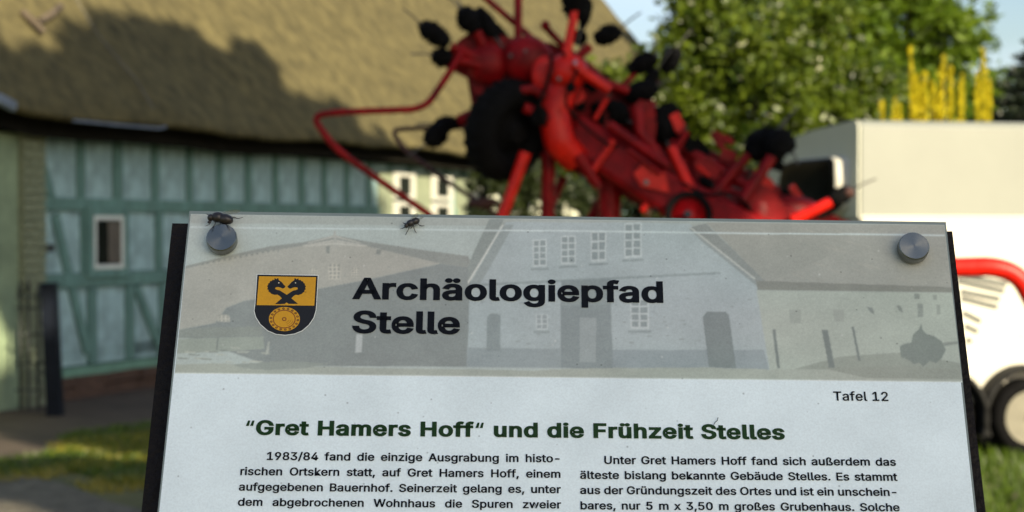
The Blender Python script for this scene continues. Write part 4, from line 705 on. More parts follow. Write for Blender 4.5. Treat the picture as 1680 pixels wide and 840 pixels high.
def printmat(name, attr=True):
    m = bpy.data.materials.new(name); m.use_nodes = True; t = m.node_tree; b = t.nodes['Principled BSDF']; l = t.links.new
    a = t.nodes.new('ShaderNodeAttribute'); a.attribute_name = 'print'; tc = t.nodes.new('ShaderNodeTexCoord')
    n = t.nodes.new('ShaderNodeTexNoise'); n.inputs['Scale'].default_value = 900; n.inputs['Detail'].default_value = 3; l(tc.outputs['Object'], n.inputs[0])
    n2 = t.nodes.new('ShaderNodeTexNoise'); n2.inputs['Scale'].default_value = 28; n2.inputs['Detail'].default_value = 7; l(tc.outputs['Object'], n2.inputs[0])
    mr = t.nodes.new('ShaderNodeMapRange'); mr.inputs[1].default_value = .3; mr.inputs[2].default_value = .7; mr.inputs[3].default_value = .93; mr.inputs[4].default_value = 1.04; l(n.outputs[0], mr.inputs[0])
    m2 = t.nodes.new('ShaderNodeMapRange'); m2.inputs[1].default_value = .3; m2.inputs[2].default_value = .7; m2.inputs[3].default_value = .92; m2.inputs[4].default_value = 1.05; l(n2.outputs[0], m2.inputs[0])
    mu = t.nodes.new('ShaderNodeMath'); mu.operation = 'MULTIPLY'; l(mr.outputs[0], mu.inputs[0]); l(m2.outputs[0], mu.inputs[1])
    vo = t.nodes.new('ShaderNodeTexVoronoi'); vo.inputs['Scale'].default_value = 105; l(tc.outputs['Object'], vo.inputs[0])     # specks of dust
    lt = t.nodes.new('ShaderNodeMapRange'); lt.inputs[1].default_value = .03; lt.inputs[2].default_value = .08; lt.inputs[3].default_value = .6; lt.inputs[4].default_value = 1; l(vo.outputs[0], lt.inputs[0])
    mu2 = t.nodes.new('ShaderNodeMath'); mu2.operation = 'MULTIPLY'; l(mu.outputs[0], mu2.inputs[0]); l(lt.outputs[0], mu2.inputs[1])
    vm = t.nodes.new('ShaderNodeVectorMath'); vm.operation = 'SCALE'; l(a.outputs['Color'], vm.inputs[0]); l(mu2.outputs[0], vm.inputs[3]); l(vm.outputs[0], b.inputs['Base Color'])
    b.inputs['Roughness'].default_value = .55; b.inputs['Specular IOR Level'].default_value = .25; b.inputs['Coat Weight'].default_value = .28; b.inputs['Coat Roughness'].default_value = .05; return m
M_['print'] = printmat('printed_sheet'); M_['acryl'] = mat('acrylic_edge', (.2, .24, .23), .25, var=.1)
M_['ink'] = mat('black_ink', (.004, .005, .008), .6, var=.1, coat=.12, spec=.05); M_['greenink'] = mat('dark_green_ink', (.008, .034, .004), .6, var=.1, coat=.25, spec=.1)
M_['backing'] = mat('dark_brown_steel_backing', (.007, .0045, .004), .6, var=.5, scale=30, bump=.3, bscale=300, spec=.2)
def colmesh(name, polys, parent, m):
    """polys: (points, colour, level) flat print lying on the sheet"""
    vs, fs, cs = [], [], []
    for pts, c, lev in polys:
        n = len(vs); vs += [tuple(Q(x, y, .00004 * lev) - SB) for x, y in pts]; fs.append(tuple(range(n, n + len(pts)))); cs += [(*alb(c), 1)] * len(pts)
    me = bpy.data.meshes.new(name); me.from_pydata(vs, [], fs); a = me.color_attributes.new('print', 'FLOAT_COLOR', 'POINT'); a.data.foreach_set('color', np.array(cs, dtype=np.float32).reshape(-1)); me.update()
    return link(name, me, parent, (0, 0, 0), m)
def plateQ(name, cs, h0, h1, m, bevel=0):
    b = MB(SB); b.prism([Q(x, y, h0) for x, y in cs], N_ * (h1 - h0)); return b.build(name, m, sg, bevel=bevel)
GL = [(312, 350), (1550, 368), (1627, 1100), (233, 1096)]
plateQ('acrylic_plate', GL, -.003, -.0002, M_['acryl'], .0006)
plateQ('backing_plate', [(284, 371), (1560, 384), (1651, 1150), (202, 1140)][::1], -.0235, -.020, M_['backing'])
# printed sheet with the faded photograph
PP = []
def pg(pts, c, lev):
    if lev > 0 and lev < 8: r, g, b_ = c; m_ = (r + g + b_) / 3; c = tuple(.94 * (.86 * (v + (t_ - v) * .3) + .14 * g_) for v, t_, g_ in zip(c, (m_ * .94, m_ * 1.035, m_ * 1.01), (138, 156, 154)))
    PP.append((pts, c, lev))
W = PAPER
pg([(313, 351), (1549.5, 368.7), (1626, 1099), (234, 1095)], W, 0)
pg([(313, 351), (1549.5, 368.7), (1578, 627), (286.5, 613)], (150, 174, 173), 1)
pg([(800, 358), (1130, 362), (1130, 372), (800, 368)], (140, 162, 165), 2)
pg([(313, 351), (1549.5, 368.7), (1550.5, 378), (312, 366)], (142, 160, 156), 2)
# left farm building
pg([(303, 437), (371, 421), (443, 408), (500, 402), (550, 393), (607, 402), (725, 432), (611, 457), (528, 473), (480, 480), (400, 494), (371, 505), (353, 530), (294, 541)], (150, 160, 151), 2)
pg([(725, 432), (775, 425), (772, 470), (768, 602), (500, 600), (430, 596), (380, 578), (340, 560), (296, 552), (294, 541), (353, 530), (371, 505), (400, 494), (480, 480), (528, 473), (611, 457)], (114, 131, 131), 2)
pg([(303, 437), (371, 420), (443, 404), (500, 397), (550, 386), (607, 397), (700, 411), (768, 420), (778, 440), (725, 433), (607, 405), (550, 396), (500, 403), (443, 411), (371, 424), (303, 441)], (124, 138, 134), 3)
pg([(497, 402), (549, 393), (602, 402), (602, 405), (549, 396), (497, 405)], (160, 170, 162), 4)
pg([(505, 398), (549, 386), (592, 398), (592, 399.5), (549, 389), (505, 399.5)], (160, 170, 162), 4)
pg([(548, 379), (551, 379), (552.5, 403), (547, 403)], (148, 160, 154), 5)
pg([(294, 541), (340, 537), (430, 536), (430, 551), (340, 553), (292, 555)], (120, 137, 131), 3)
pg([(292, 556), (350, 554), (432, 552), (434, 572), (380, 576), (340, 578), (290, 580)], (132, 152, 142), 3)
pg([(356, 554), (359, 554), (357, 575), (354, 575)], (110, 128, 124), 4); pg([(440, 560), (443, 560), (441, 580), (435, 583)], (150, 166, 158), 4)
for k in range(16): x = 290 + k * 9 + random.uniform(-3, 3); y = 572 + random.uniform(-4, 22); pg([(x, y), (x + random.uniform(8, 24), y + 1), (x + 18, y + 3), (x + 2, y + 2.4)], random.choice(((150, 166, 156), (118, 136, 128), (156, 172, 160))), 5)
pg([(585, 548), (595, 548), (593, 578), (583, 578)], (158, 176, 178), 4)
def arched(cx, cy, w_, h_, lev=4):
    pg([(cx - w_ / 2, cy + h_ / 2), (cx - w_ / 2, cy - h_ * .2), (cx - w_ * .3, cy - h_ * .42), (cx, cy - h_ / 2), (cx + w_ * .3, cy - h_ * .42), (cx + w_ / 2, cy - h_ * .2), (cx + w_ / 2, cy + h_ / 2)], (172, 180, 168), lev)
    for i in range(3):
        for j in range(4): x = cx - w_ / 2 + w_ * (i + .5) / 3; y = cy - h_ / 2 + h_ * (j + .6) / 4.2; pg([(x - w_ * .1, y - h_ * .08), (x + w_ * .1, y - h_ * .08), (x + w_ * .1, y + h_ * .08), (x - w_ * .1, y + h_ * .08)], (130, 142, 134), lev + 1)
pg([(455, 404), (458, 402), (458, 414), (455, 414)], (122, 136, 132), 5); pg([(535, 404), (541, 404), (541, 416), (535, 415)], (118, 132, 128), 5); pg([(618, 409), (626, 410), (624, 418), (617, 417)], (118, 132, 128), 5); pg([(500, 403), (548, 398), (600, 403), (600, 405), (548, 401), (500, 405)], (168, 178, 170), 5)
for k_ in range(14): x = 330 + k_ * 9; y = 432 - (x - 330) * .19; pg([(x, y), (x + 4, y - 1), (x + 4.5, y + 2.5), (x + .5, y + 3)], (118, 132, 128), 5)
for k_ in range(120): x = random.uniform(780, 1235); y = random.uniform(478, 600); s_ = random.uniform(1, 4); pg([(x, y), (x + s_ * 2, y), (x + s_ * 2, y + s_ * .7), (x, y + s_ * .7)], random.choice(((130, 152, 158), (144, 167, 174), (126, 146, 150))), 4)
for k_ in range(70): x = random.uniform(1170, 1545); y = random.uniform(372, 455); pg([(x, y), (x + 26, y + 9), (x + 26, y + 10), (x, y + 1.2)], random.choice(((132, 139, 130), (147, 153, 143))), 4) if x < 1500 and x > 1130 + (y - 366) * 1.35 + 30 else None
arched(549, 445, 20, 27); arched(514, 447, 13, 14); arched(583, 447, 12, 16); arched(367, 522, 20, 12)
# main gabled house
pg([(766, 602), (771, 470), (830, 364), (1130, 366), (1240, 460), (1249, 500), (1263, 607)], (141, 165, 171), 3)
pg([(771, 466), (826, 369), (843, 369), (796, 452), (785, 470)], (124, 145, 147), 4); pg([(1131, 376), (1140, 372), (1243, 462), (1240, 468), (1150, 395)], (122, 140, 142), 4)
pg([(803, 359), (827, 360), (768, 467), (768, 438), (776, 416)], (119, 138, 136), 4)
pg([(1130, 374), (1158, 366), (1259, 463), (1241, 461)], (116, 130, 128), 4)
pg([(824, 369), (827, 369), (768, 467), (767, 462)], (172, 188, 184), 5); pg([(1130, 373), (1134, 373), (1240, 457), (1238, 459)], (160, 174, 170), 5)
pg([(775, 466), (1182, 446), (1182, 450), (775, 470)], (120, 143, 147), 4)
pg([(768, 570), (920, 572), (920, 604), (766, 602)], (124, 146, 152), 4); pg([(1004, 574), (1253, 574), (1262, 607), (1004, 606)], (122, 144, 152), 4)
def win(x0, y0, x1, y1, rows, sk=0, lev=5, tone=(116, 138, 142)):
    w_, h_ = x1 - x0, y1 - y0; pg([(x0, y0), (x1, y0 + sk), (x1, y1 + sk), (x0, y1)], (160, 182, 186), lev)
    for i in range(2):
        for j in range(rows):
            a, b_ = x0 + w_ * (.08 + .46 * i), y0 + h_ * (.05 + .93 * j / rows); c_, d_ = a + w_ * .36, b_ + h_ * .72 / rows; s_ = sk * (.1 + .46 * i); pg([(a, b_ + s_), (c_, b_ + s_), (c_, d_ + s_), (a, d_ + s_)], tone, lev + 1)
    pg([(x0 - 3, y1 + 2), (x1 + 3, y1 + 2 + sk), (x1 + 3, y1 + 6 + sk), (x0 - 3, y1 + 6)], (120, 142, 146), lev)
win(874, 393, 897, 438, 4, -1); win(920, 387, 945, 434, 4, -1); win(969, 380, 995, 430, 3, -1); win(1024, 366, 1053, 424, 4, -2)
win(879, 515, 899, 541, 3, 0, 5, (126, 148, 154)); win(1034, 490, 1065, 540, 4)
pg([(798, 576), (799, 520), (804, 515), (815, 514), (821, 517), (821, 576)], (115, 136, 140), 5)
pg([(920, 604), (920, 505), (921, 460), (1002, 458), (1002, 500), (1006, 606)], (112, 133, 137), 4)
pg([(951, 594), (951, 521), (978, 521), (978, 594)], (128, 149, 153), 5); pg([(920, 470), (1002, 468), (1002, 500), (920, 502)], (118, 140, 143), 5)
pg([(1153, 520), (1160, 511), (1190, 511), (1196, 517), (1208, 604), (1163, 603)], (104, 124, 126), 5)
# right wing
pg([(1159, 365), (1549.5, 369), (1562, 472), (1257, 463)], (137, 147, 140), 3)
pg([(1159, 365), (1300, 367), (1360, 420), (1262, 463), (1257, 463)], (133, 143, 136), 4)
pg([(1240, 461), (1257, 461), (1562, 471), (1563, 480), (1243, 476)], (112, 122, 114), 5)
pg([(1241, 476), (1563, 480), (1578, 612), (1263, 608)], (146, 167, 157), 3)
for x0, x1, y0, y1, d in ((1267, 1272, 540, 604, 8), (1348, 1358, 541, 604, 12), (1397, 1401, 536, 592, 11)): pg([(x0, y0), (x1, y0), (x1 + d, y1), (x0 + d, y1)], (98, 116, 114), 6)
for x0, y0, w_, h_, c_ in ((1295, 508, 18, 22, (134, 153, 145)), (1368, 508, 16, 20, (136, 154, 146)), (1499, 482, 9, 8, (112, 130, 124)), (1505, 498, 9, 22, (118, 136, 130)), (1530, 484, 7, 8, (122, 140, 132)), (1536, 500, 6, 16, (126, 144, 136))): pg([(x0, y0), (x0 + w_, y0), (x0 + w_ + 1, y0 + h_), (x0 + 1, y0 + h_)], c_, 5)
pg([(1421, 503), (1432, 505), (1435, 517), (1428, 512)], (110, 128, 124), 5); pg([(1470, 501), (1478, 502), (1482, 513), (1475, 510)], (112, 130, 124), 5)
bush = [(1476, 568), (1484, 564), (1495, 562), (1498, 548), (1508, 540), (1511, 530), (1514, 542), (1520, 548), (1532, 551), (1545, 560), (1552, 574), (1545, 588), (1536, 596), (1525, 592), (1515, 602), (1508, 594), (1500, 598), (1490, 590), (1478, 586)]
pg(bush, (102, 121, 116), 5); pg([(1545, 562), (1572, 560), (1572, 564), (1550, 568)], (116, 134, 128), 5); pg([(1380, 585), (1480, 578), (1576, 596), (1577, 612), (1300, 606)], (126, 144, 134), 4)
# ground strip
pg([(288, 598), (360, 596), (430, 600), (520, 602), (640, 604), (760, 606), (880, 608), (910, 606), (1000, 604), (1160, 603), (1262, 606), (1400, 606), (1578, 612), (1579, 627), (286.5, 613)], (142, 160, 150), 6)
pg([(380, 598), (470, 592), (540, 597), (500, 604), (440, 607), (400, 604)], (124, 142, 136), 7); pg([(1350, 604), (1480, 600), (1577, 606), (1579, 622), (1420, 620)], (124, 140, 130), 7)
pg([(286.5, 612), (1579, 626), (1579, 628), (286.3, 614)], (176, 198, 200), 8)
pg([(312, 371.5), (900, 377.5), (1549.8, 385), (1549.9, 387.5), (900, 380), (312, 374)], (158, 179, 180), 8)  # pale line paints in the light caught by the acrylic's back edge
for k in range(60):    # blotches of the halftone
    x, y = random.uniform(330, 1530), random.uniform(385, 600); s_ = random.uniform(.6, 1.6); pg([(x - s_, y), (x, y - s_), (x + s_, y), (x, y + s_)], random.choice(((110, 128, 126), (165, 180, 178))), 8)
PW = PP[0]; PP = PP[1:]
colmesh('printed_sheet', [PW], sg, M_['print'])
NX, NY = 980, 208
uu, vv = np.meshgrid(np.linspace(0, 1, NX), np.linspace(0, 1, NY))
yt, yb = 351 + 17.7 * uu, 613 + 14.5 * uu; gy = yt * (1 - vv) + yb * vv; gx = (313 - 26.5 * vv) * (1 - uu) + (1549.5 + 29.3 * vv) * uu
img = np.zeros((NY, NX, 3)); img[:] = alb((140, 162, 162))
for pts, c, lev in sorted(PP, key=lambda q: q[2]):
    xs, ys = np.array([p[0] for p in pts]), np.array([p[1] for p in pts])
    acc = np.zeros((NY, NX))
    for ox, oy in ((-.5, -.5), (.5, -.5), (-.5, .5), (.5, .5)):
        X, Y = gx + ox, gy + oy; m_ = (X > xs.min() - 1) & (X < xs.max() + 1) & (Y > ys.min() - 1) & (Y < ys.max() + 1); x_, y_ = X[m_], Y[m_]; ins_ = np.zeros(len(x_), bool); j = len(xs) - 1
        for i in range(len(xs)):
            if ys[i] != ys[j]: ins_ ^= ((ys[i] > y_) != (ys[j] > y_)) & (x_ < (xs[j] - xs[i]) * (y_ - ys[i]) / (ys[j] - ys[i]) + xs[i])
            j = i
        acc[m_] += ins_ * .25
    img = img * (1 - acc[..., None]) + np.array(alb(c)) * acc[..., None]
soft = img.copy()
for _ in range(1): soft[1:-1, 1:-1] = (soft[1:-1, 1:-1] * 2 + soft[:-2, 1:-1] + soft[2:, 1:-1] + soft[1:-1, :-2] + soft[1:-1, 2:]) / 6
def smooth_noise(nx, ny):
    g = rng.normal(size=(ny + 2, nx + 2)); X, Y = uu * nx, vv * ny; i, j = X.astype(int), Y.astype(int); fx, fy = X - i, Y - j; fx, fy = fx * fx * (3 - 2 * fx), fy * fy * (3 - 2 * fy)
    return (g[j, i] * (1 - fx) + g[j, i + 1] * fx) * (1 - fy) + (g[j + 1, i] * (1 - fx) + g[j + 1, i + 1] * fx) * fy
ton = 1 + .022 * smooth_noise(12, 4) + .018 * smooth_noise(50, 12) + .014 * smooth_noise(160, 60) + .012 * smooth_noise(320, 60) + .02 * rng.normal(size=(NY, NX))
soft *= ton[..., None]; soft[..., 1] *= 1 + .012 * smooth_noise(6, 2); soft[..., 0] *= 1 + .015 * smooth_noise(8, 3)
gV = np.zeros((NY, NX, 3))
for j in range(NY):
    a_, b__ = Q(gx[j, 0], gy[j, 0], .00005) - SB, Q(gx[j, -1], gy[j, -1], .00005) - SB
    d0_, d1_ = (a_ + SB - CAM).dot(cam2w((0, 0, 1))), (b__ + SB - CAM).dot(cam2w((0, 0, 1))); t_ = uu[j] / d1_; s_ = (1 - uu[j]) / d0_; w_ = t_ / (t_ + s_) if 0 else (uu[j] * d0_) / (uu[j] * d0_ + (1 - uu[j]) * d1_)
    gV[j] = np.array(a_)[None] * (1 - w_)[:, None] + np.array(b__)[None] * w_[:, None]
me = bpy.data.meshes.new('printed_photograph'); me.vertices.add(NX * NY); me.vertices.foreach_set('co', gV.reshape(-1).astype(np.float32))
jj, ii = np.meshgrid(np.arange(NY - 1), np.arange(NX - 1), indexing='ij'); k0_ = (jj * NX + ii).reshape(-1); fc = np.stack([k0_ + NX, k0_ + NX + 1, k0_ + 1, k0_], 1).astype(np.int32); nf = len(fc)
me.loops.add(nf * 4); me.loops.foreach_set('vertex_index', fc.reshape(-1)); me.polygons.add(nf); me.polygons.foreach_set('loop_start', np.arange(0, nf * 4, 4, dtype=np.int32)); me.polygons.foreach_set('loop_total', np.full(nf, 4, dtype=np.int32)); me.update(calc_edges=True)
ca = me.color_attributes.new('print', 'FLOAT_COLOR', 'POINT'); c4 = np.ones((NX * NY, 4), dtype=np.float32); c4[:, :3] = np.clip(soft.reshape(-1, 3), 0, .95); ca.data.foreach_set('color', c4.reshape(-1)); link('printed_photograph', me, sg, (0, 0, 0), M_['print'])
# coat of arms
def K(x, y): return (400 + x / 7, 440 + y / 7)
def kp(l): return [K(*p) for p in l]
GOLD, INK = (156, 122, 12), (7, 8, 11); CA = []
outl = [(155, 73), (850, 86), (838, 300), (827, 480), (800, 570), (745, 650), (670, 715), (580, 752), (475, 766), (370, 755), (275, 715), (190, 640), (140, 560), (122, 490), (133, 400)]
def grow(l, k): c_ = (487, 400); return [(c_[0] + (x - c_[0]) * k, c_[1] + (y - c_[1]) * k) for x, y in l]
CA.append((kp(grow(outl, 1.022)), (172, 188, 186), 9)); CA.append((kp(outl), INK, 10)); CA.append((kp([(175, 92), (830, 103), (810, 430), (148, 424)]), GOLD, 11))
head = [(355, 112), (374, 127), (394, 110), (404, 138), (436, 160), (460, 190), (480, 206), (470, 224), (448, 234), (425, 224), (395, 216), (366, 219), (360, 238), (385, 250), (412, 254), (445, 275), (487, 302), (545, 345), (624, 410), (515, 410), (480, 382), (440, 350), (415, 322), (388, 303), (350, 306), (336, 300), (312, 292), (304, 280), (284, 268), (284, 250), (268, 240), (276, 222), (266, 205), (280, 192), (280, 175), (296, 168), (300, 150), (320, 146), (330, 132), (350, 136)]
CA.append((kp(head), INK, 12)); CA.append((kp([(981 - x, y + 2) for x, y in head][::-1]), INK, 13))
for ex in (402, 594): CA.append((kp([(ex - 9, 168), (ex, 162), (ex + 9, 168), (ex, 175)]), (190, 190, 170), 14))
def ring(cx, cy, rx, ry, n=36): return [K(cx + rx * math.cos(math.tau * i / n), cy + ry * math.sin(math.tau * i / n)) for i in range(n)]
BR = (96, 56, 14); CA += [(ring(466, 584, 178, 139), GOLD, 12), (ring(464, 584, 132, 107), BR, 13), (ring(464, 584, 120, 96), GOLD, 14), (ring(464, 584, 27, 23), BR, 15), (ring(464, 584, 14, 12), GOLD, 16)]
for i in range(18): a = math.tau * (i + .3) / 18; CA.append((ring(466 + 155 * math.cos(a), 584 + 121 * math.sin(a), 15, 12, 8), (70, 42, 14), 15)); CA.append((ring(466 + 155 * math.cos(a), 584 + 121 * math.sin(a), 5, 4, 6), GOLD, 16))
for rr in (52, 76, 100):
    for i in range(5): a0, a1 = .25 + i * .2, .25 + i * .2 + .13; f_ = lambda a, r: K(464 + r * math.cos(a), 584 + r * .8 * math.sin(a)); CA.append(([f_(a0, rr), f_(a1, rr), f_(a1, rr + 6), f_(a0, rr + 6)], BR, 15))
colmesh('coat_of_arms', CA, sg, M_['print'])
# ---- lettering: glyph outlines (units: capital height 509) filled, then thickened along the outline
GM = {}
def glyph(ch, wt):
    if (ch, wt) in GM: return GM[ch, wt]
    adv, sp = GLYPHS[ch]; vs, fs = [], []
    if sp:
        cu = bpy.data.curves.new('g', 'CURVE'); cu.dimensions = '2D'; cu.fill_mode = 'BOTH'; cons = []
        for s in sp:
            p = [tuple(map(float, q.split(','))) for q in s.split()]; cons.append(p); k = cu.splines.new('POLY'); k.points.add(len(p) - 1); k.use_cyclic_u = True
            for i, (x, y) in enumerate(p): k.points[i].co = (x, y, 0, 1)
        o = bpy.data.objects.new('g', cu); me = o.to_mesh(); vs = [(v.co.x, v.co.y) for v in me.vertices]; fs = [tuple(f.vertices) for f in me.polygons]; o.to_mesh_clear(); bpy.data.objects.remove(o); bpy.data.curves.remove(cu)
        for p in cons:
            ar = sum(p[i - 1][0] * p[i][1] - p[i][0] * p[i - 1][1] for i in range(len(p)))
            for i in range(len(p)):
                a, b_, c_ = Vector(p[i - 1]), Vector(p[i]), Vector(p[(i + 1) % len(p)]); d = (c_ - b_).normalized(); nn = Vector((d.y, -d.x)) * wt
                e0 = (b_ - a).normalized(); n0 = Vector((e0.y, -e0.x)) * wt; mt = (nn + n0); mt = mt * (wt * wt / max(mt.length_squared / 2, wt * wt * .35)) if mt.length > 1e-6 else nn
                f0 = (Vector(p[(i + 2) % len(p)]) - c_).normalized(); n2 = Vector((f0.y, -f0.x)) * wt; m2 = (nn + n2); m2 = m2 * (wt * wt / max(m2.length_squared / 2, wt * wt * .35)) if m2.length > 1e-6 else nn
                k = len(vs); vs += [(b_.x - mt.x, b_.y - mt.y * .72), (c_.x - m2.x, c_.y - m2.y * .72), tuple(c_), tuple(b_)]; fs.append((k, k + 1, k + 2, k + 3))
    GM[ch, wt] = (adv, vs, fs); return GM[ch, wt]
def text(name, s, L0, R0, cap, wt, m='ink', fit=None, track=0, hq=9):
    """L0, R0: ends of the baseline in the photo; cap: capital height in photo pixels; fit: horizontal px per unit (else stretched to the width)"""
    a, b_ = Q(*L0), Q(*R0); e1 = (b_ - a).normalized(); e2 = N_.cross(e1); Wd = (b_ - a).length
    capm = (Q(L0[0], L0[1] - cap) - a).dot(e2); upx = (Q(L0[0] + 10, L0[1]) - a).length / 10
    advs = [GLYPHS[c][0] + track for c in s]; tot = sum(advs); ns = s.count(' ')
    lsb = min(float(q.split(',')[0]) for t_ in GLYPHS[s[0]][1] for q in t_.split()); 
    if fit: ux = fit * upx; extra = (Wd / ux - tot + lsb * 2) / max(1, ns)
    else: ux = Wd / (tot - lsb - 28); extra = 0
    uy = capm / (509 + 1.44 * wt); x = -lsb; V, Fc = [], []
    for c, ad in zip(s, advs):
        _, vs, fs = glyph(c, 8 if c == '“' else wt); k = len(V); V += [tuple(a + e1 * ((x + vx + wt * .5) * ux) + e2 * ((vy + wt * .72) * uy) + N_ * (.00004 * hq) - SB) for vx, vy in vs]; Fc += [tuple(k + i for i in f) for f in fs]; x += ad + (extra if c == ' ' else 0)
    me = bpy.data.meshes.new(name); me.from_pydata(V, [], Fc); return link(name, me, sg, (0, 0, 0), M_[m])
text('title_text', 'Archäologiepfad', (580, 491.2), (1088, 497.4), 35.5, 30, track=16)
text('title_text', 'Stelle', (579, 546.8), (752, 549), 37, 30, track=16)
text('panel_number_text', 'Tafel 12', (1368, 657.5), (1458.5, 658.3), 15, 14, track=12)
text('heading_text', '“Gret Hamers Hoff“ und die Frühzeit Stelles', (402, 713.8), (1287, 721.8), 24.5, 36, 'greenink', track=34)
BW = 21; FT = .0286
for s, l0, r0 in (('1983/84 fand die einzige Ausgrabung im histo-', (438, 755), (918.7, 759)), ('rischen Ortskern statt, auf Gret Hamers Hoff, einem', (394.4, 779.8), (918.9, 784.4)), ('aufgegebenen Bauernhof. Seinerzeit gelang es, unter', (392, 805.3), (919.2, 809.6)), ('dem abgebrochenen Wohnhaus die Spuren zweier', (390.4, 830.2), (919.5, 834.6)),
                  ('Unter Gret Hamers Hoff fand sich außerdem das', (991.8, 761.6), (1468.8, 764.6)), ('älteste bislang bekannte Gebäude Stelles. Es stammt', (952, 786), (1471.5, 789.4)), ('aus der Gründungszeit des Ortes und ist ein unschein-', (952, 810.8), (1473, 814.2)), ('bares, nur 5 m x 3,50 m großes Grubenhaus. Solche', (952.7, 836), (1475, 839.2))):
    text('body_text', s, l0, r0, 13.2, BW, fit=FT, track=10)
# a hair stuck to the print
b = MB(SB); b.tube([Q(1171, 697, .0006), Q(1173, 693, .0010), Q(1177, 690, .0010), Q(1178, 685, .0008)], .00018, 5); b.build('hair', M_['ink'], sg)
# stand-off caps
cm = bpy.data.materials.new('turned_stainless_steel'); cm.use_nodes = True; t = cm.node_tree; b_ = t.nodes['Principled BSDF']; b_.inputs['Metallic'].default_value = 1; b_.inputs['Roughness'].default_value = .26; b_.inputs['Base Color'].default_value = (.2, .21, .2, 1); b_.inputs['Anisotropic'].default_value = .95
tg = t.nodes.new('ShaderNodeTangent'); tg.direction_type = 'RADIAL'; tg.axis = 'Z'; t.links.new(tg.outputs[0], b_.inputs['Tangent'])
tcn = t.nodes.new('ShaderNodeTexCoord'); wv = t.nodes.new('ShaderNodeTexWave'); wv.wave_type = 'RINGS'; wv.rings_direction = 'Z'; wv.inputs['Scale'].default_value = 900; t.links.new(tcn.outputs['Object'], wv.inputs[0]); bpn = t.nodes.new('ShaderNodeBump'); bpn.inputs['Strength'].default_value = .06; bpn.inputs['Distance'].default_value = .0002; t.links.new(wv.outputs[0], bpn.inputs['Height']); t.links.new(bpn.outputs[0], b_.inputs['Normal'])
ME = Matrix((R_, U_, N_)).transposed()
for px, py in ((363, 388), (1500, 402)):
    c_ = Q(px, py + 1, .0075); rr = 25.2 * (Q(px + 10, py) - Q(px, py)).length / 10; b = MB(); b.lathe((0, 0, 0), (0, 0, 1), [(-.0055, rr * .97), (-.0051, rr), (-.0012, rr), (-.0004, rr * .975), (0, rr * .93)], 64, smooth=False, cap=False)
    n = len(b.v); ringv = [(rr * .93 * math.cos(math.tau * k / 64), rr * .93 * math.sin(math.tau * k / 64), 0) for k in range(64)]
    rows = [[(x * f_, y * f_, 0) for x, y, _ in ringv] for f_ in (1, .75, .5, .25, .03)]; b.grid(rows, closed_u=True, smooth=False)
    o = b.build('standoff_cap', cm, sg); o.matrix_local = Matrix.Translation(c_ - SB) @ ME.to_4x4()
    b = MB(); b.lathe((0, 0, 0), (0, 0, 1), [(-.034, rr * .75), (-.0055, rr * .75)], 32); o = b.build('standoff_spacer', cm, sg); o.matrix_local = Matrix.Translation(c_ - SB) @ ME.to_4x4()
b = MB(SB); dn = Q(930, 1120, -.03); b.bar(Q(930, 420, -.034), dn, .05, .02, up=N_); b.tube([Q(930, 1000, -.05), Vector((SB.x, SB.y + .03, 0))], .03, 14); b.bar(Q(420, 430, -.027), Q(1440, 444, -.027), .03, .005, up=N_); b.bar(Q(380, 1050, -.027), Q(1480, 1060, -.027), .03, .005, up=N_); b.build('post', M_['backing'], sg)

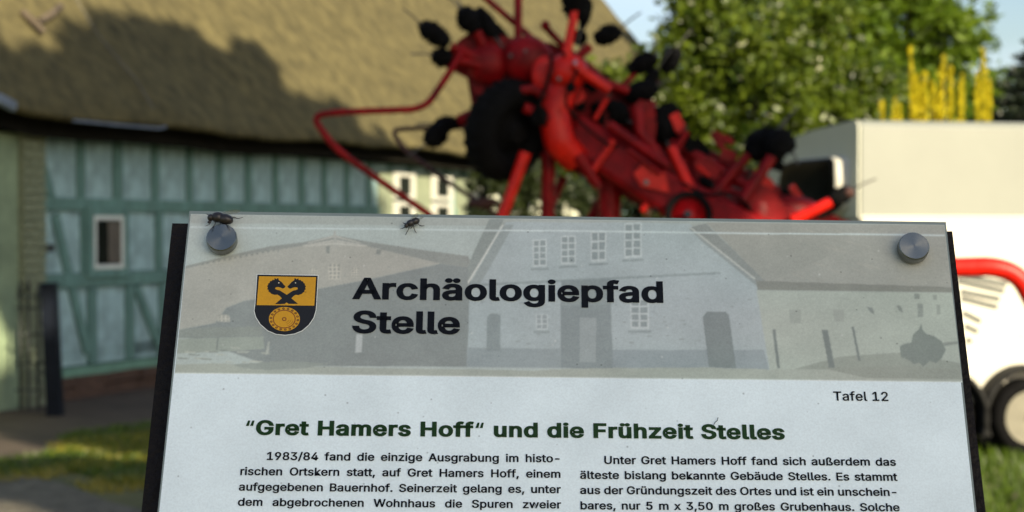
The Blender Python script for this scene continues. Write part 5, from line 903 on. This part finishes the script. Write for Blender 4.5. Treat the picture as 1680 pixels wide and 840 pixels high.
# ================================================================== FLIES
M_['fly'] = mat('fly_body', (.012, .008, .008), .4, var=.6, scale=900, spec=.6)
wg = bpy.data.materials.new('fly_wing'); wg.use_nodes = True; t = wg.node_tree; b_ = t.nodes['Principled BSDF']; b_.inputs['Base Color'].default_value = (.20, .19, .10, 1); b_.inputs['Roughness'].default_value = .2; b_.inputs['Alpha'].default_value = .45
MPX = (Q(400, 380) - Q(390, 380)).length / 10
def fly(label, parts, wings, legs, h0):
    o0 = Q(*parts[0][1], h0); f = empty('fly', o0, 0, label, 'fly', 'flies on the board')
    for nm, c, rx, ry, ang in parts:
        b = MB(o0); a = math.radians(ang); ex = R_ * math.cos(a) - U_ * math.sin(a); ey = R_ * math.sin(a) + U_ * math.cos(a); b.ell(Q(*c, h0), rx * MPX, ry * MPX, ry * MPX * .95, Matrix((ex, N_, ey)).transposed() if 0 else Matrix((ex, ey, N_)).transposed(), 14, 9, .03); b.build(nm, M_['fly'], f)
    for pts, dh in wings:
        b = MB(o0); b.face([Q(x, y, h0 + dh * (.4 + .6 * i / len(pts))) for i, (x, y) in enumerate(pts)]); o = b.build('wing', wg, f)
    for pts in legs:
        b = MB(o0); b.tube([Q(x, y, hh) for x, y, hh in pts], [.8 * MPX] + [.62 * MPX] * (len(pts) - 2) + [.4 * MPX], 6); b.build('leg', M_['fly'], f)
H = .0062
fly('larger dark fly perched on top of the left steel cap, facing left', [('thorax', (357.5, 356.5), 11.5, 9, 4), ('head', (345.5, 357), 5.4, 6.2, 0), ('abdomen', (369, 359.5), 14.5, 9, 12), ('snout', (343, 364.5), 2.6, 2.6, 0)],
    [([(360, 351), (372, 346), (384, 344), (393, 344.5), (395, 347), (388, 350), (376, 352)], .002), ([(362, 353), (376, 353), (386, 355.5), (390, 359), (382, 359), (370, 357)], -.001)],
    [[(353, 362, H), (353, 368, H), (348.5, 373, .009), (346, 377, .009)], [(366, 363, H), (370, 368, H), (374.5, 372, .009), (377, 375, .009)], [(348, 360, H), (344, 368, H), (337, 371, .006)], [(376, 357, H), (385, 357, H), (391, 358.5, H), (399, 356.5, H)], [(342, 352, H), (338, 351, H)], [(360, 363, H), (362, 368, H), (359, 370, .008)]], H)
H = .0032
fly('smaller fly clinging to the upper edge of the board beside the gable print', [('thorax', (673.5, 366), 7.4, 6, -22), ('head', (666.8, 370), 3.6, 4.2, 0), ('abdomen', (681, 362.8), 8, 6, -18)],
    [([(672, 361), (676, 355.5), (681, 350.5), (685, 349), (687, 351), (685.5, 355.5), (680, 359)], .002), ([(681, 360), (687, 357.5), (693, 355.2), (695.5, 356.6), (692, 359.5), (686, 361)], .0015)],
    [[(671.5, 370, H), (670.5, 376, H), (667.5, 381, .0015), (665.4, 385.5, .0004)], [(678.5, 368, H), (679, 374, H), (681, 379, .001), (683.3, 382.4, .0004)], [(685, 366, H), (688, 369.5, H), (692, 370.4, .001), (696.5, 370.3, .0004)], [(665, 372, H), (661, 374.5, .002), (656.5, 375.6, .0004)], [(666, 367, H), (662.5, 366.5, H), (661, 364.6, .002)], [(680, 367, H), (676, 372, .002), (674, 375, .0004)]], H)
